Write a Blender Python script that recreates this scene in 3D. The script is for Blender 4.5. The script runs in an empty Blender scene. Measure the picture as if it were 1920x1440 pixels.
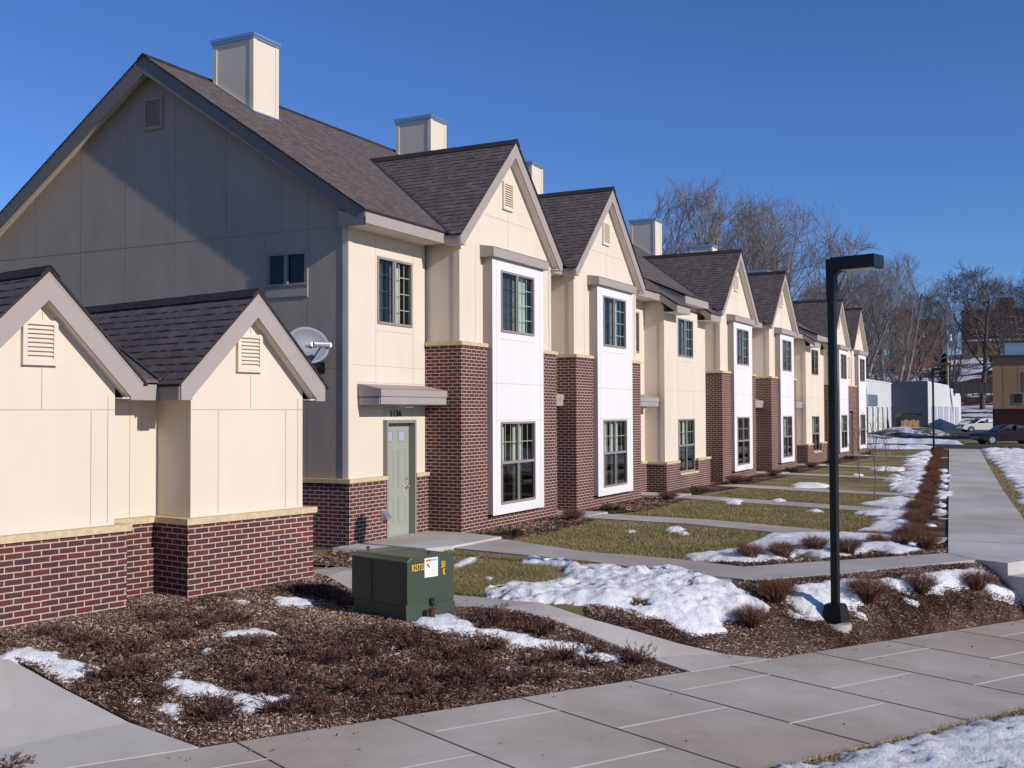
import bpy, math, random
import numpy as np
from mathutils import Vector, Matrix
from mathutils.geometry import tessellate_polygon
random.seed(7); rng = np.random.default_rng(7)
scene = bpy.context.scene
C = scene.collection

# ------------------------------------------------------------------ camera
F_PX, YAW, PITCH, ROLL, EYE = 2025.33, 0.4775, 0.0264, -0.004, 2.4
_d = np.array([-math.sin(YAW)*math.cos(PITCH), math.cos(YAW)*math.cos(PITCH), math.sin(PITCH)])
_r = np.array([math.cos(YAW), math.sin(YAW), 0.0]); _u = np.cross(_r, _d)
_R = _r*math.cos(ROLL)+_u*math.sin(ROLL); _U = -_r*math.sin(ROLL)+_u*math.cos(ROLL)
cam = bpy.data.objects.new('camera', bpy.data.cameras.new('camera')); C.objects.link(cam)
cam.data.sensor_width = 36.0; cam.data.lens = F_PX/1920*36
cam.data.clip_start = 0.1; cam.data.clip_end = 2000
cam.matrix_world = Matrix(((_R[0], _U[0], -_d[0], 0), (_R[1], _U[1], -_d[1], 0), (_R[2], _U[2], -_d[2], EYE), (0, 0, 0, 1)))
scene.camera = cam

# ------------------------------------------------------------------ light
SUN = Vector((1.0, -0.125, 0.46)).normalized()
EL = math.asin(SUN.z); AZ = math.atan2(SUN.x, SUN.y)
w = bpy.data.worlds.new('World'); scene.world = w; w.use_nodes = True
nt = w.node_tree; nt.nodes.clear()
sky = nt.nodes.new('ShaderNodeTexSky'); sky.sky_type = 'NISHITA'; sky.sun_disc = False
sky.sun_elevation = EL; sky.sun_rotation = AZ; sky.altitude = 300; sky.air_density = 1.0; sky.dust_density = 0.0; sky.ozone_density = 4.0
bg = nt.nodes.new('ShaderNodeBackground'); bg.inputs[1].default_value = 0.078
wo = nt.nodes.new('ShaderNodeOutputWorld')
tint = nt.nodes.new('ShaderNodeMix'); tint.data_type = 'RGBA'; tint.blend_type = 'MULTIPLY'; tint.inputs[0].default_value = 1; tint.inputs[7].default_value = (.72, 1.0, 1.55, 1)
nt.links.new(sky.outputs[0], tint.inputs[6]); nt.links.new(tint.outputs[2], bg.inputs[0]); nt.links.new(bg.outputs[0], wo.inputs[0])
sl = bpy.data.lights.new('sun', 'SUN'); sl.energy = 4.0; sl.angle = math.radians(0.5); sl.color = (1.0, 0.955, 0.90)
so = bpy.data.objects.new('sun', sl); C.objects.link(so)
so.rotation_euler = SUN.to_track_quat('Z', 'Y').to_euler()
scene.view_settings.view_transform = 'Standard'; scene.view_settings.look = 'None'
scene.view_settings.exposure = 0.0; scene.view_settings.gamma = 1.0

# ------------------------------------------------------------------ helpers
def S(x): 
    c = np.clip(x, 0, 1); return c*c*(3-2*c)
P0 = np.array([-6.63, 6.99]); UU = np.array([.471, .882]); UU = UU/np.linalg.norm(UU); NN = np.array([-UU[1], UU[0]])
def zf(x, y):                                   # terrain height: level lots, lower front walk, a bank between
    x = np.asarray(x, float); y = np.asarray(y, float)
    s = (x-P0[0])*UU[0]+(y-P0[1])*UU[1]; t = (x-P0[0])*NN[0]+(y-P0[1])*NN[1]
    zw = -.45-.025*np.clip(s, -4, 14)
    g = .17*S((-8.0-x)/1.2)*S((14-y)/1.5)
    k = S((s-7.0)/3.2); q = np.clip(t/(1.85-.75*k), 0, 1); q = S(q)*(1-k)+k*(1-(1-q)**2.2)
    return zw+(g-zw)*q
def ray(px, py): return _d+_R*(px-960)/F_PX-_U*(py-720)/F_PX
def ug(px, py):                                 # where a sight line meets the terrain
    q = ray(px, py); t = 1.0
    for _ in range(160):
        P = q*t; t = (float(zf(P[0], P[1]))-EYE)/q[2]*.3+t*.7
    return (float(q[0]*t), float(q[1]*t))
def at(px, py, dep):
    p = ray(px, py)*dep; return Vector((p[0], p[1], p[2]+EYE))
def atX(px, py, X):
    q = ray(px, py); t = X/q[0]; return Vector((X, q[1]*t, EYE+q[2]*t))

def tag(o, label=None, cat=None, group=None, kind=None):
    if label: o['label'] = label
    if cat: o['category'] = cat
    if group: o['group'] = group
    if kind: o['kind'] = kind
    return o
def thing(name, label, cat, loc=(0, 0, 0), rz=0.0, group=None):
    o = bpy.data.objects.new(name, None); C.objects.link(o); o.location = loc; o.rotation_euler = (0, 0, rz)
    o.empty_display_size = 0.2
    o['base'] = tuple(loc) if rz == 0 else (0.0, 0.0, 0.0)
    return tag(o, label, cat, group)
def base_of(o): return Vector(o['base']) if o is not None and 'base' in o else Vector((0, 0, 0))

class MB:
    def __init__(s): s.v = []; s.f = []; s.m = []; s.uv = {}
    def add(s, pts, faces, m=0):
        n = len(s.v); s.v += [tuple(p) for p in pts]
        for f in faces: s.f.append(tuple(i+n for i in f)); s.m.append(m)
    def box(s, x0, x1, y0, y1, z0, z1, m=0):
        x0, x1 = min(x0, x1), max(x0, x1); y0, y1 = min(y0, y1), max(y0, y1); z0, z1 = min(z0, z1), max(z0, z1)
        s.add([(x0,y0,z0),(x1,y0,z0),(x1,y1,z0),(x0,y1,z0),(x0,y0,z1),(x1,y0,z1),(x1,y1,z1),(x0,y1,z1)],
              [(0,3,2,1),(4,5,6,7),(0,1,5,4),(1,2,6,5),(2,3,7,6),(3,0,4,7)], m)
    def slab(s, pts, vec, m=0, ms=None):        # polygon swept along a vector
        vec = Vector(vec); a = [Vector(p) for p in pts]; b = [p+vec for p in a]; n = len(a)
        nr = Vector((0,0,0))
        for i in range(n): nr += a[i].cross(a[(i+1) % n])
        if nr.dot(vec) > 0: a.reverse(); b.reverse()
        fs = [tuple(range(n)), tuple(range(2*n-1, n-1, -1))]
        fs += [((i+1) % n, i, n+i, n+(i+1) % n) for i in range(n)]
        s.add(a+b, fs, m)
        if ms is not None: s.m[-n:] = [ms]*n
    def tube(s, p0, p1, r0, r1=None, n=8, m=0, cap=True):
        p0 = Vector(p0); p1 = Vector(p1); r1 = r0 if r1 is None else r1
        d = (p1-p0).normalized(); a = d.orthogonal().normalized(); b = d.cross(a)
        ps = []
        for p, r in ((p0, r0), (p1, r1)):
            for i in range(n):
                t = 2*math.pi*i/n; ps.append(p+a*math.cos(t)*r+b*math.sin(t)*r)
        fs = [(i, (i+1) % n, n+(i+1) % n, n+i) for i in range(n)]
        if cap: fs += [tuple(range(n-1, -1, -1)), tuple(range(n, 2*n))]
        s.add(ps, fs, m)
    def quad(s, a, b, c, d, m=0): s.add([a, b, c, d], [(0, 1, 2, 3)], m)
    def sphere(s, c, r, n=10, m=0, sc=(1,1,1)):
        ps = []; fs = []
        for i in range(n+1):
            th = math.pi*i/n
            for j in range(2*n):
                ph = math.pi*j/n
                ps.append((c[0]+r*sc[0]*math.sin(th)*math.cos(ph), c[1]+r*sc[1]*math.sin(th)*math.sin(ph), c[2]+r*sc[2]*math.cos(th)))
        for i in range(n):
            for j in range(2*n):
                k = (j+1) % (2*n); fs.append((i*2*n+j, (i+1)*2*n+j, (i+1)*2*n+k, i*2*n+k))
        s.add(ps, fs, m)
    def build(s, name, mats, parent=None, smooth=False, bevel=0.0):
        o0 = base_of(parent)
        me = bpy.data.meshes.new(name)
        me.from_pydata([(p[0]-o0.x, p[1]-o0.y, p[2]-o0.z) for p in s.v], [], s.f)
        if not isinstance(mats, (list, tuple)): mats = [mats]
        for mm in mats: me.materials.append(mm)
        me.polygons.foreach_set('material_index', s.m)
        uvl = me.uv_layers.new(name='UVMap')
        co = np.array(s.v, dtype=float); uvs = np.zeros((len(me.loops), 2))
        for p in me.polygons:
            n = p.normal
            if abs(n.z) > .985: t = Vector((1,0,0)); b = Vector((0,1,0))
            else:
                t = Vector((-n.y, n.x, 0)).normalized(); b = n.cross(t)
                if abs(t.y) > abs(t.x):
                    if t.y < 0: t = -t
                elif t.x < 0: t = -t
                if b.z < 0: b = -b
            idx = list(p.vertices); P = co[idx]
            a = p.loop_start
            uvs[a:a+len(idx), 0] = P@np.array(t); uvs[a:a+len(idx), 1] = P@np.array(b)
        uvl.data.foreach_set('uv', uvs.ravel())
        if smooth: me.polygons.foreach_set('use_smooth', [True]*len(me.polygons))
        me.update()
        o = bpy.data.objects.new(name, me); C.objects.link(o)
        if parent is not None:
            o.parent = parent; o['base'] = tuple(o0)
        if bevel:
            bm_ = o.modifiers.new('bevel', 'BEVEL'); bm_.width = bevel; bm_.segments = 2; bm_.limit_method = 'ANGLE'
        return o
def np_mesh(name, V, Fq, mat, parent=None, smooth=False):
    me = bpy.data.meshes.new(name)
    V = np.asarray(V, np.float32); Fq = np.asarray(Fq, np.int32); k = Fq.shape[1]
    me.vertices.add(len(V)); me.vertices.foreach_set('co', V.ravel())
    me.loops.add(Fq.size); me.loops.foreach_set('vertex_index', Fq.ravel())
    me.polygons.add(len(Fq)); me.polygons.foreach_set('loop_start', np.arange(0, Fq.size, k, dtype=np.int32))
    me.polygons.foreach_set('loop_total', np.full(len(Fq), k, np.int32))
    if smooth: me.polygons.foreach_set('use_smooth', np.ones(len(Fq), bool))
    for m in (mat if isinstance(mat, (list, tuple)) else [mat]): me.materials.append(m)
    me.update(calc_edges=True); me.validate()
    o = bpy.data.objects.new(name, me); C.objects.link(o)
    if parent is not None: o.parent = parent
    return o
def copy_tree(o, parent=None):
    c = o.copy(); C.objects.link(c)
    if parent is not None: c.parent = parent
    for ch in list(o.children): copy_tree(ch, c)
    return c

# ------------------------------------------------------------------ materials
def mat_new(name, rough=.8, spec=.3, metal=0.0):
    m = bpy.data.materials.new(name); m.use_nodes = True; n = m.node_tree.nodes
    b = n['Principled BSDF']; b.inputs['Roughness'].default_value = rough
    b.inputs['Specular IOR Level'].default_value = spec; b.inputs['Metallic'].default_value = metal
    return m, m.node_tree, b
def N(nt, t, **k):
    n = nt.nodes.new(t)
    for a, v in k.items(): setattr(n, a, v)
    return n
def noise(nt, scale, detail=4, rough=.6, vec=None):
    n = N(nt, 'ShaderNodeTexNoise'); n.inputs['Scale'].default_value = scale; n.inputs['Detail'].default_value = detail; n.inputs['Roughness'].default_value = rough
    if vec is None:
        tc = N(nt, 'ShaderNodeTexCoord'); vec = tc.outputs['Object']
    nt.links.new(vec, n.inputs['Vector']); return n
def ramp(nt, fac, stops):
    r = N(nt, 'ShaderNodeValToRGB'); e = r.color_ramp.elements
    while len(e) < len(stops): e.new(0.5)
    for i, (p, c) in enumerate(stops): e[i].position = p; e[i].color = (*c, 1)
    nt.links.new(fac, r.inputs[0]); return r
def bump(nt, b, h, strength=.3, dist=.01):
    n = N(nt, 'ShaderNodeBump'); n.inputs['Strength'].default_value = strength; n.inputs['Distance'].default_value = dist
    nt.links.new(h, n.inputs['Height']); nt.links.new(n.outputs[0], b.inputs['Normal']); return n
def scl(c, k): return tuple(min(1, x*k) for x in c)
def painted(name, col, var=.06, rough=.75, spec=.25, bscale=180, bstr=.12, metal=0.0, vscale=1.3, streak=False):
    m, nt, b = mat_new(name, rough, spec, metal)
    vec = None
    if streak:
        tc = N(nt, 'ShaderNodeTexCoord'); mp = N(nt, 'ShaderNodeMapping'); mp.inputs['Scale'].default_value = (1, 1, .25)
        nt.links.new(tc.outputs['Object'], mp.inputs[0]); vec = mp.outputs[0]
    n = noise(nt, vscale, 5, .65, vec)
    r = ramp(nt, n.outputs[0], [(.3, scl(col, 1-var)), (.7, scl(col, 1+var))])
    nt.links.new(r.outputs[0], b.inputs['Base Color'])
    n2 = noise(nt, bscale, 2); bp_ = bump(nt, b, n2.outputs[0], bstr, .004)
    if streak:
        n3 = noise(nt, 1.7, 2, .5); b3 = N(nt, 'ShaderNodeBump'); b3.inputs['Strength'].default_value = .5; b3.inputs['Distance'].default_value = .012
        nt.links.new(n3.outputs[0], b3.inputs['Height']); nt.links.new(b3.outputs[0], bp_.inputs['Normal'])
    return m
def brick_mat(name, c1, c2, mortar, bw=.203, rh=.0677, ms=.0068, bias=0.0):
    m, nt, b = mat_new(name, .9, .15)
    uv = N(nt, 'ShaderNodeUVMap'); 
    wob = noise(nt, 9, 2, .5, uv.outputs[0]); mx = N(nt, 'ShaderNodeMix', data_type='VECTOR'); 
    sub = N(nt, 'ShaderNodeVectorMath', operation='SUBTRACT'); sub.inputs[1].default_value = (.5, .5, .5); nt.links.new(wob.outputs['Color'], sub.inputs[0])
    sc = N(nt, 'ShaderNodeVectorMath', operation='SCALE'); sc.inputs['Scale'].default_value = .008; nt.links.new(sub.outputs[0], sc.inputs[0])
    ad = N(nt, 'ShaderNodeVectorMath', operation='ADD'); nt.links.new(uv.outputs[0], ad.inputs[0]); nt.links.new(sc.outputs[0], ad.inputs[1])
    nt.nodes.remove(mx)
    k = N(nt, 'ShaderNodeTexBrick'); k.offset = .5; k.inputs['Scale'].default_value = 1; k.inputs['Brick Width'].default_value = bw
    k.inputs['Row Height'].default_value = rh; k.inputs['Mortar Size'].default_value = ms; k.inputs['Mortar Smooth'].default_value = .15; k.inputs['Bias'].default_value = bias
    k.inputs['Color1'].default_value = (*c1, 1); k.inputs['Color2'].default_value = (*c2, 1); k.inputs['Mortar'].default_value = (*mortar, 1)
    nt.links.new(ad.outputs[0], k.inputs['Vector'])
    n = noise(nt, 30, 5, .7); r = ramp(nt, n.outputs[0], [(.25, (.72,.72,.72)), (.75, (1.22,1.2,1.2))])
    mul = N(nt, 'ShaderNodeMix', data_type='RGBA', blend_type='MULTIPLY'); mul.inputs[0].default_value = 1
    nt.links.new(k.outputs['Color'], mul.inputs[6]); nt.links.new(r.outputs[0], mul.inputs[7])
    pn = noise(nt, .9, 4, .6); pr = ramp(nt, pn.outputs[0], [(.3, (.84,.82,.82)), (.7, (1.14,1.10,1.06))])
    mu2 = N(nt, 'ShaderNodeMix', data_type='RGBA', blend_type='MULTIPLY'); mu2.inputs[0].default_value = 1; nt.links.new(mul.outputs[2], mu2.inputs[6]); nt.links.new(pr.outputs[0], mu2.inputs[7])
    nt.links.new(mu2.outputs[2], b.inputs['Base Color'])
    inv = N(nt, 'ShaderNodeMath', operation='SUBTRACT'); inv.inputs[0].default_value = 1; nt.links.new(k.outputs['Fac'], inv.inputs[1])
    ad2 = N(nt, 'ShaderNodeMath', operation='MULTIPLY_ADD'); nt.links.new(n.outputs[0], ad2.inputs[0]); ad2.inputs[1].default_value = .3; nt.links.new(inv.outputs[0], ad2.inputs[2])
    bump(nt, b, ad2.outputs[0], .5, .008)
    return m
M = {}
M['brick'] = brick_mat('brick', (.150,.040,.038), (.078,.042,.046), (.54,.44,.36))
M['cream'] = painted('cream_stucco', (.705,.605,.48), .04, .85, .15, 140, .25, streak=True)
M['cream_gable_shaded'] = painted('cream_stucco_rough_shaded', (.41,.328,.262), .07, .9, .1, 60, .8, streak=True, vscale=2.2)  # same cream paint, rougher, darkened to hold the gable end's shade in its colour
M['white'] = painted('white_panel', (.76,.72,.685), .025, .8, .2, 140, .12, streak=True)
M['taupe'] = painted('taupe_trim', (.37,.315,.285), .04, .7, .25, 120, .1)
M['taupe_dark'] = painted('taupe_fascia', (.20,.175,.165), .05, .7, .25, 120, .1)
M['seam'] = painted('panel_joint', (.34,.22,.19), .1, .9, .1)
M['soffit'] = None
m, nt, b = mat_new('vented_soffit', .6, .3)
uv = N(nt, 'ShaderNodeUVMap'); k = N(nt, 'ShaderNodeTexBrick'); k.offset = 0; k.inputs['Scale'].default_value = 1; k.inputs['Brick Width'].default_value = .12; k.inputs['Row Height'].default_value = 9; k.inputs['Mortar Size'].default_value = .005
k.inputs['Color1'].default_value = (.68,.62,.55,1); k.inputs['Color2'].default_value = (.72,.66,.58,1); k.inputs['Mortar'].default_value = (.3,.25,.2,1)
nt.links.new(uv.outputs[0], k.inputs['Vector']); nt.links.new(k.outputs['Color'], b.inputs['Base Color']); M['soffit'] = m
M['stone'] = painted('limestone_cap', (.60,.46,.28), .18, .85, .15, 50, .6, vscale=14)
def roof_mat():
    m, nt, b = mat_new('asphalt_shingles', .95, .1)
    uv = N(nt, 'ShaderNodeUVMap')
    k = N(nt, 'ShaderNodeTexBrick'); k.offset = .37; k.inputs['Scale'].default_value = 1; k.inputs['Brick Width'].default_value = .19; k.inputs['Row Height'].default_value = .135
    k.inputs['Mortar Size'].default_value = .003; k.inputs['Mortar Smooth'].default_value = .6; k.inputs['Bias'].default_value = -.1
    k.inputs['Color1'].default_value = (.126,.100,.092,1); k.inputs['Color2'].default_value = (.158,.127,.119,1); k.inputs['Mortar'].default_value = (.07,.055,.05,1)
    nz = noise(nt, 5, 3, .6, uv.outputs[0]); ad = N(nt, 'ShaderNodeVectorMath', operation='MULTIPLY_ADD'); ad.inputs[1].default_value = (.05, .012, 0)
    nt.links.new(nz.outputs['Color'], ad.inputs[0]); nt.links.new(uv.outputs[0], ad.inputs[2]); nt.links.new(ad.outputs[0], k.inputs['Vector'])
    n = noise(nt, 3.5, 6, .75); r = ramp(nt, n.outputs[0], [(.3, (.75,.74,.74)), (.7, (1.28,1.26,1.24))])
    g = noise(nt, 130, 3, .7); r2 = ramp(nt, g.outputs[0], [(.3, (.7,.7,.7)), (.7, (1.3,1.3,1.3))])
    a = N(nt, 'ShaderNodeMix', data_type='RGBA', blend_type='MULTIPLY'); a.inputs[0].default_value = 1
    c = N(nt, 'ShaderNodeMix', data_type='RGBA', blend_type='MULTIPLY'); c.inputs[0].default_value = 1
    nt.links.new(k.outputs['Color'], a.inputs[6]); nt.links.new(r.outputs[0], a.inputs[7])
    nt.links.new(a.outputs[2], c.inputs[6]); nt.links.new(r2.outputs[0], c.inputs[7]); nt.links.new(c.outputs[2], b.inputs['Base Color'])
    sx = N(nt, 'ShaderNodeSeparateXYZ'); nt.links.new(ad.outputs[0], sx.inputs[0])
    dv = N(nt, 'ShaderNodeMath', operation='DIVIDE'); dv.inputs[1].default_value = .135; nt.links.new(sx.outputs[1], dv.inputs[0])
    fr = N(nt, 'ShaderNodeMath', operation='FRACT'); nt.links.new(dv.outputs[0], fr.inputs[0])
    lt = N(nt, 'ShaderNodeMath', operation='LESS_THAN'); lt.inputs[1].default_value = .24; nt.links.new(fr.outputs[0], lt.inputs[0])
    mpn = N(nt, 'ShaderNodeMapping'); mpn.inputs['Scale'].default_value = (4.5, 7.4, 1); nt.links.new(uv.outputs[0], mpn.inputs[0])
    dn = noise(nt, 1.0, 1, .5, mpn.outputs[0]); gt = N(nt, 'ShaderNodeMapRange'); gt.inputs[1].default_value = .38; gt.inputs[2].default_value = .54; nt.links.new(dn.outputs[0], gt.inputs[0])
    ml = N(nt, 'ShaderNodeMath', operation='MULTIPLY'); nt.links.new(lt.outputs[0], ml.inputs[0]); nt.links.new(gt.outputs[0], ml.inputs[1])
    dk_ = N(nt, 'ShaderNodeMix', data_type='RGBA'); nt.links.new(ml.outputs[0], dk_.inputs[0]); nt.links.new(c.outputs[2], dk_.inputs[6]); dk_.inputs[7].default_value = (.030,.023,.023,1)
    nt.links.new(dk_.outputs[2], b.inputs['Base Color'])
    sw_ = N(nt, 'ShaderNodeMath', operation='MULTIPLY_ADD'); sw_.inputs[1].default_value = -1.0; sw_.inputs[2].default_value = 1.0; nt.links.new(fr.outputs[0], sw_.inputs[0])
    bump(nt, b, sw_.outputs[0], .35, .02)
    return m
M['roof'] = roof_mat()
M['roofedge'] = painted('dark_ridge_shingle', (.048,.038,.036), .2, .95, .1, 60, .5)
M['valley'] = painted('valley_flashing', (.05,.05,.06), .1, .5, .5)
M['chimcap'] = painted('galvanised_cap', (.42,.5,.58), .08, .35, .5, metal=.8)
M['frame'] = painted('window_frame_taupe', (.30,.25,.225), .03, .5, .4)
M['muntin'] = painted('muntin_cream', (.66,.64,.60), .03, .5, .4)
M['curtain'] = painted('vertical_blinds', (.72,.76,.66), .1, .8, .2)
M['dark'] = painted('dark_interior', (.030,.026,.022), .2, .9, .1)
M['screen'] = painted('insect_screen', (.055,.055,.052), .1, .6, .3)
M['door'] = painted('grey_green_door', (.33,.335,.28), .02, .5, .35, 60, .05)
M['doorframe'] = painted('door_frame', (.27,.255,.21), .03, .5, .35)
M['brass'] = painted('brass', (.8,.55,.18), .05, .25, .5, metal=1)
M['black'] = painted('black_paint', (.012,.012,.012), .1, .5, .4)
M['lamp'] = painted('dark_bronze_paint', (.010,.010,.009), .15, .45, .35, 60, .05)
M['lens'] = painted('lamp_lens', (.55,.5,.42), .05, .3, .5)
M['plank'] = painted('orange_timber', (.42,.25,.11), .25, .8, .2, 20, .3, vscale=3); M['polewood'] = painted('weathered_pole', (.33,.25,.16), .1)
M['silver'] = painted('silver_metal', (.5,.5,.52), .05, .35, .5, metal=.7)
def glass_mat(name, tint=(.75,.8,.78)):
    m = bpy.data.materials.new(name); m.use_nodes = True; nt = m.node_tree; nt.nodes.clear()
    o = N(nt, 'ShaderNodeOutputMaterial'); t = N(nt, 'ShaderNodeBsdfTransparent'); t.inputs[0].default_value = (*tint, 1)
    g = N(nt, 'ShaderNodeBsdfGlossy'); g.inputs['Roughness'].default_value = .02
    lw = N(nt, 'ShaderNodeFresnel'); lw.inputs[0].default_value = 1.45
    n = noise(nt, 1.2, 1, .5); bp = N(nt, 'ShaderNodeBump'); bp.inputs['Strength'].default_value = .05; bp.inputs['Distance'].default_value = .05
    nt.links.new(n.outputs[0], bp.inputs['Height']); nt.links.new(bp.outputs[0], g.inputs['Normal'])
    mx = N(nt, 'ShaderNodeMixShader'); nt.links.new(lw.outputs[0], mx.inputs[0]); nt.links.new(t.outputs[0], mx.inputs[1]); nt.links.new(g.outputs[0], mx.inputs[2])
    nt.links.new(mx.outputs[0], o.inputs[0]); return m
M['glass'] = glass_mat('window_glass')
M['glass_dark'] = glass_mat('window_glass_screened', (.28,.28,.27))
def concrete(name, col, stain=.12):
    m, nt, b = mat_new(name, .9, .15)
    n = noise(nt, .9, 6, .7); r = ramp(nt, n.outputs[0], [(.28, scl(col, 1-stain)), (.55, col), (.75, scl(col, 1+stain*.6))])
    n2 = noise(nt, 160, 3, .8); r2 = ramp(nt, n2.outputs[0], [(.3, (.88,.88,.88)), (.7, (1.1,1.1,1.1))])
    a = N(nt, 'ShaderNodeMix', data_type='RGBA', blend_type='MULTIPLY'); a.inputs[0].default_value = 1
    nt.links.new(r.outputs[0], a.inputs[6]); nt.links.new(r2.outputs[0], a.inputs[7])
    n3 = noise(nt, .33, 3, .55); r3 = ramp(nt, n3.outputs[0], [(.40, (.86,.80,.76)), (.56, (1,1,1)), (.75, (1.05,1.05,1.04))])
    n4 = noise(nt, 3.3, 2, .5); r4 = ramp(nt, n4.outputs[0], [(.70, (1,1,1)), (.78, (.88,.84,.80))])
    c = N(nt, 'ShaderNodeMix', data_type='RGBA', blend_type='MULTIPLY'); c.inputs[0].default_value = 1; d = N(nt, 'ShaderNodeMix', data_type='RGBA', blend_type='MULTIPLY'); d.inputs[0].default_value = 1
    nt.links.new(a.outputs[2], c.inputs[6]); nt.links.new(r3.outputs[0], c.inputs[7]); nt.links.new(c.outputs[2], d.inputs[6]); nt.links.new(r4.outputs[0], d.inputs[7]); nt.links.new(d.outputs[2], b.inputs['Base Color'])
    bump(nt, b, n2.outputs[0], .2, .004); return m
M['walk'] = concrete('front_walk_concrete', (.53,.465,.385), .20)
M['path'] = concrete('path_concrete', (.47,.43,.385), .12)
M['sidewalk'] = concrete('sidewalk_concrete', (.55,.52,.465), .12)
M['joint_dark'] = painted('saw_joint', (.10,.085,.08), .2, .95, .1)
M['joint_light'] = painted('tooled_joint', (.74,.69,.62), .1, .9, .1)
def mulch_mat():
    m, nt, b = mat_new('bark_mulch', .95, .08)
    n = noise(nt, 1.1, 4, .6); n2 = noise(nt, 60, 5, .8)
    mx = N(nt, 'ShaderNodeMath', operation='MULTIPLY_ADD'); nt.links.new(n.outputs[0], mx.inputs[0]); mx.inputs[1].default_value = .55
    m2 = N(nt, 'ShaderNodeMath', operation='MULTIPLY'); nt.links.new(n2.outputs[0], m2.inputs[0]); m2.inputs[1].default_value = .5; nt.links.new(m2.outputs[0], mx.inputs[2])
    r = ramp(nt, mx.outputs[0], [(.35, (.05,.028,.018)), (.5, (.12,.070,.048)), (.66, (.27,.19,.145))])
    nt.links.new(r.outputs[0], b.inputs['Base Color']); bump(nt, b, n2.outputs[0], 1, .03); return m
M['mulch'] = mulch_mat()
def island_mat(name, stops, rough=.9, spec=.1, trans=False):
    m, nt, b = mat_new(name, rough, spec)
    g = N(nt, 'ShaderNodeNewGeometry'); r = ramp(nt, g.outputs['Random Per Island'], stops)
    nt.links.new(r.outputs[0], b.inputs['Base Color']); return m
M['chips'] = island_mat('wood_chips', [(0, (.06,.034,.022)), (.35, (.20,.125,.088)), (.7, (.36,.265,.205)), (.9, (.50,.41,.34)), (1, (.68,.57,.46))])
M['blades'] = island_mat('dormant_grass', [(0, (.13,.125,.045)), (.4, (.225,.195,.08)), (.75, (.36,.29,.145)), (1, (.50,.41,.24))])
M['drygrass'] = island_mat('straw_grass', [(0, (.16,.11,.05)), (.5, (.34,.26,.13)), (1, (.52,.43,.26))])
def patchy(mt, sc, lo, hi):
    nt = mt.node_tree; bs = nt.nodes['Principled BSDF']; src = bs.inputs['Base Color'].links[0].from_socket
    n = noise(nt, sc, 4, .6); r = ramp(nt, n.outputs[0], [(.38, lo), (.62, hi)]); a = N(nt, 'ShaderNodeMix', data_type='RGBA', blend_type='MULTIPLY'); a.inputs[0].default_value = 1
    nt.links.new(src, a.inputs[6]); nt.links.new(r.outputs[0], a.inputs[7]); nt.links.new(a.outputs[2], bs.inputs['Base Color'])
patchy(M['chips'], 1.0, (.46,.38,.34), (1.30,1.25,1.22)); patchy(M['mulch'], 1.0, (.45,.38,.34), (1.05,1.0,1.0)); patchy(M['blades'], .8, (.80,.86,.74), (1.14,1.06,1.06))
def grass_mat():
    m, nt, b = mat_new('lawn', .95, .05)
    n = noise(nt, .55, 5, .65); n2 = noise(nt, 45, 5, .85)
    mx = N(nt, 'ShaderNodeMath', operation='MULTIPLY_ADD'); nt.links.new(n.outputs[0], mx.inputs[0]); mx.inputs[1].default_value = .65
    m2 = N(nt, 'ShaderNodeMath', operation='MULTIPLY'); nt.links.new(n2.outputs[0], m2.inputs[0]); m2.inputs[1].default_value = .35; nt.links.new(m2.outputs[0], mx.inputs[2])
    r = ramp(nt, mx.outputs[0], [(.38, (.13,.118,.042)), (.5, (.235,.19,.085)), (.62, (.37,.29,.155))])
    nt.links.new(r.outputs[0], b.inputs['Base Color']); bump(nt, b, n2.outputs[0], 1, .03); return m
M['lawn'] = grass_mat()
m, nt, b = mat_new('old_snow', .7, .2)
n = noise(nt, 6, 5, .7); r = ramp(nt, n.outputs[0], [(.25, (.62,.59,.57)), (.42, (.82,.80,.78)), (.6, (.90,.885,.87)), (.8, (.94,.93,.92))]); nt.links.new(r.outputs[0], b.inputs['Base Color'])
b.inputs['Subsurface Weight'].default_value = .0
n2 = noise(nt, 28, 5, .75); bump(nt, b, n2.outputs[0], .8, .04); M['snow'] = m
M['green'] = painted('green_enamel', (.056,.070,.046), .08, .38, .45, 30, .04)
M['rust'] = painted('rusty_steel', (.10,.035,.025), .3, .8, .2)
M['yellow'] = painted('yellow_stencil', (.80,.48,.02), .03, .6, .3)
M['label_white'] = painted('white_label', (.8,.8,.82), .02, .5, .3)
M['label_red'] = painted('red_label', (.75,.12,.05), .02, .5, .3)
M['label_blue'] = painted('blue_label', (.25,.5,.85), .02, .5, .3)
M['grey'] = painted('label_grey', (.4,.4,.45), .02, .5, .3)
M['dish'] = painted('dish_grey', (.20,.205,.225), .05, .5, .4)
M['bark'] = painted('tree_bark', (.20,.16,.145), .25, .95, .1, 20, .6, vscale=.5)
M['bark_dark'] = painted('dark_bark', (.10,.078,.070), .25, .95, .1, 20, .6, vscale=.5)
M['bark_grey'] = painted('grey_bark', (.23,.19,.175), .25, .95, .1, 20, .6, vscale=.5)
M['bark_light'] = painted('young_bark', (.17,.12,.10), .2, .9, .1)
M['twig_red'] = island_mat('spirea_stems', [(0, (.06,.024,.016)), (.5, (.14,.058,.036)), (1, (.27,.14,.09))])
M['juniper'] = island_mat('winter_juniper', [(0, (.045,.022,.020)), (.45, (.115,.056,.048)), (.85, (.19,.105,.085)), (1, (.25,.17,.10))])
M['juniper_green'] = island_mat('green_juniper', [(0, (.022,.028,.012)), (.5, (.05,.055,.025)), (1, (.13,.10,.05))])
M['asphalt'] = concrete('asphalt', (.075,.072,.070), .2)
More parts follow.
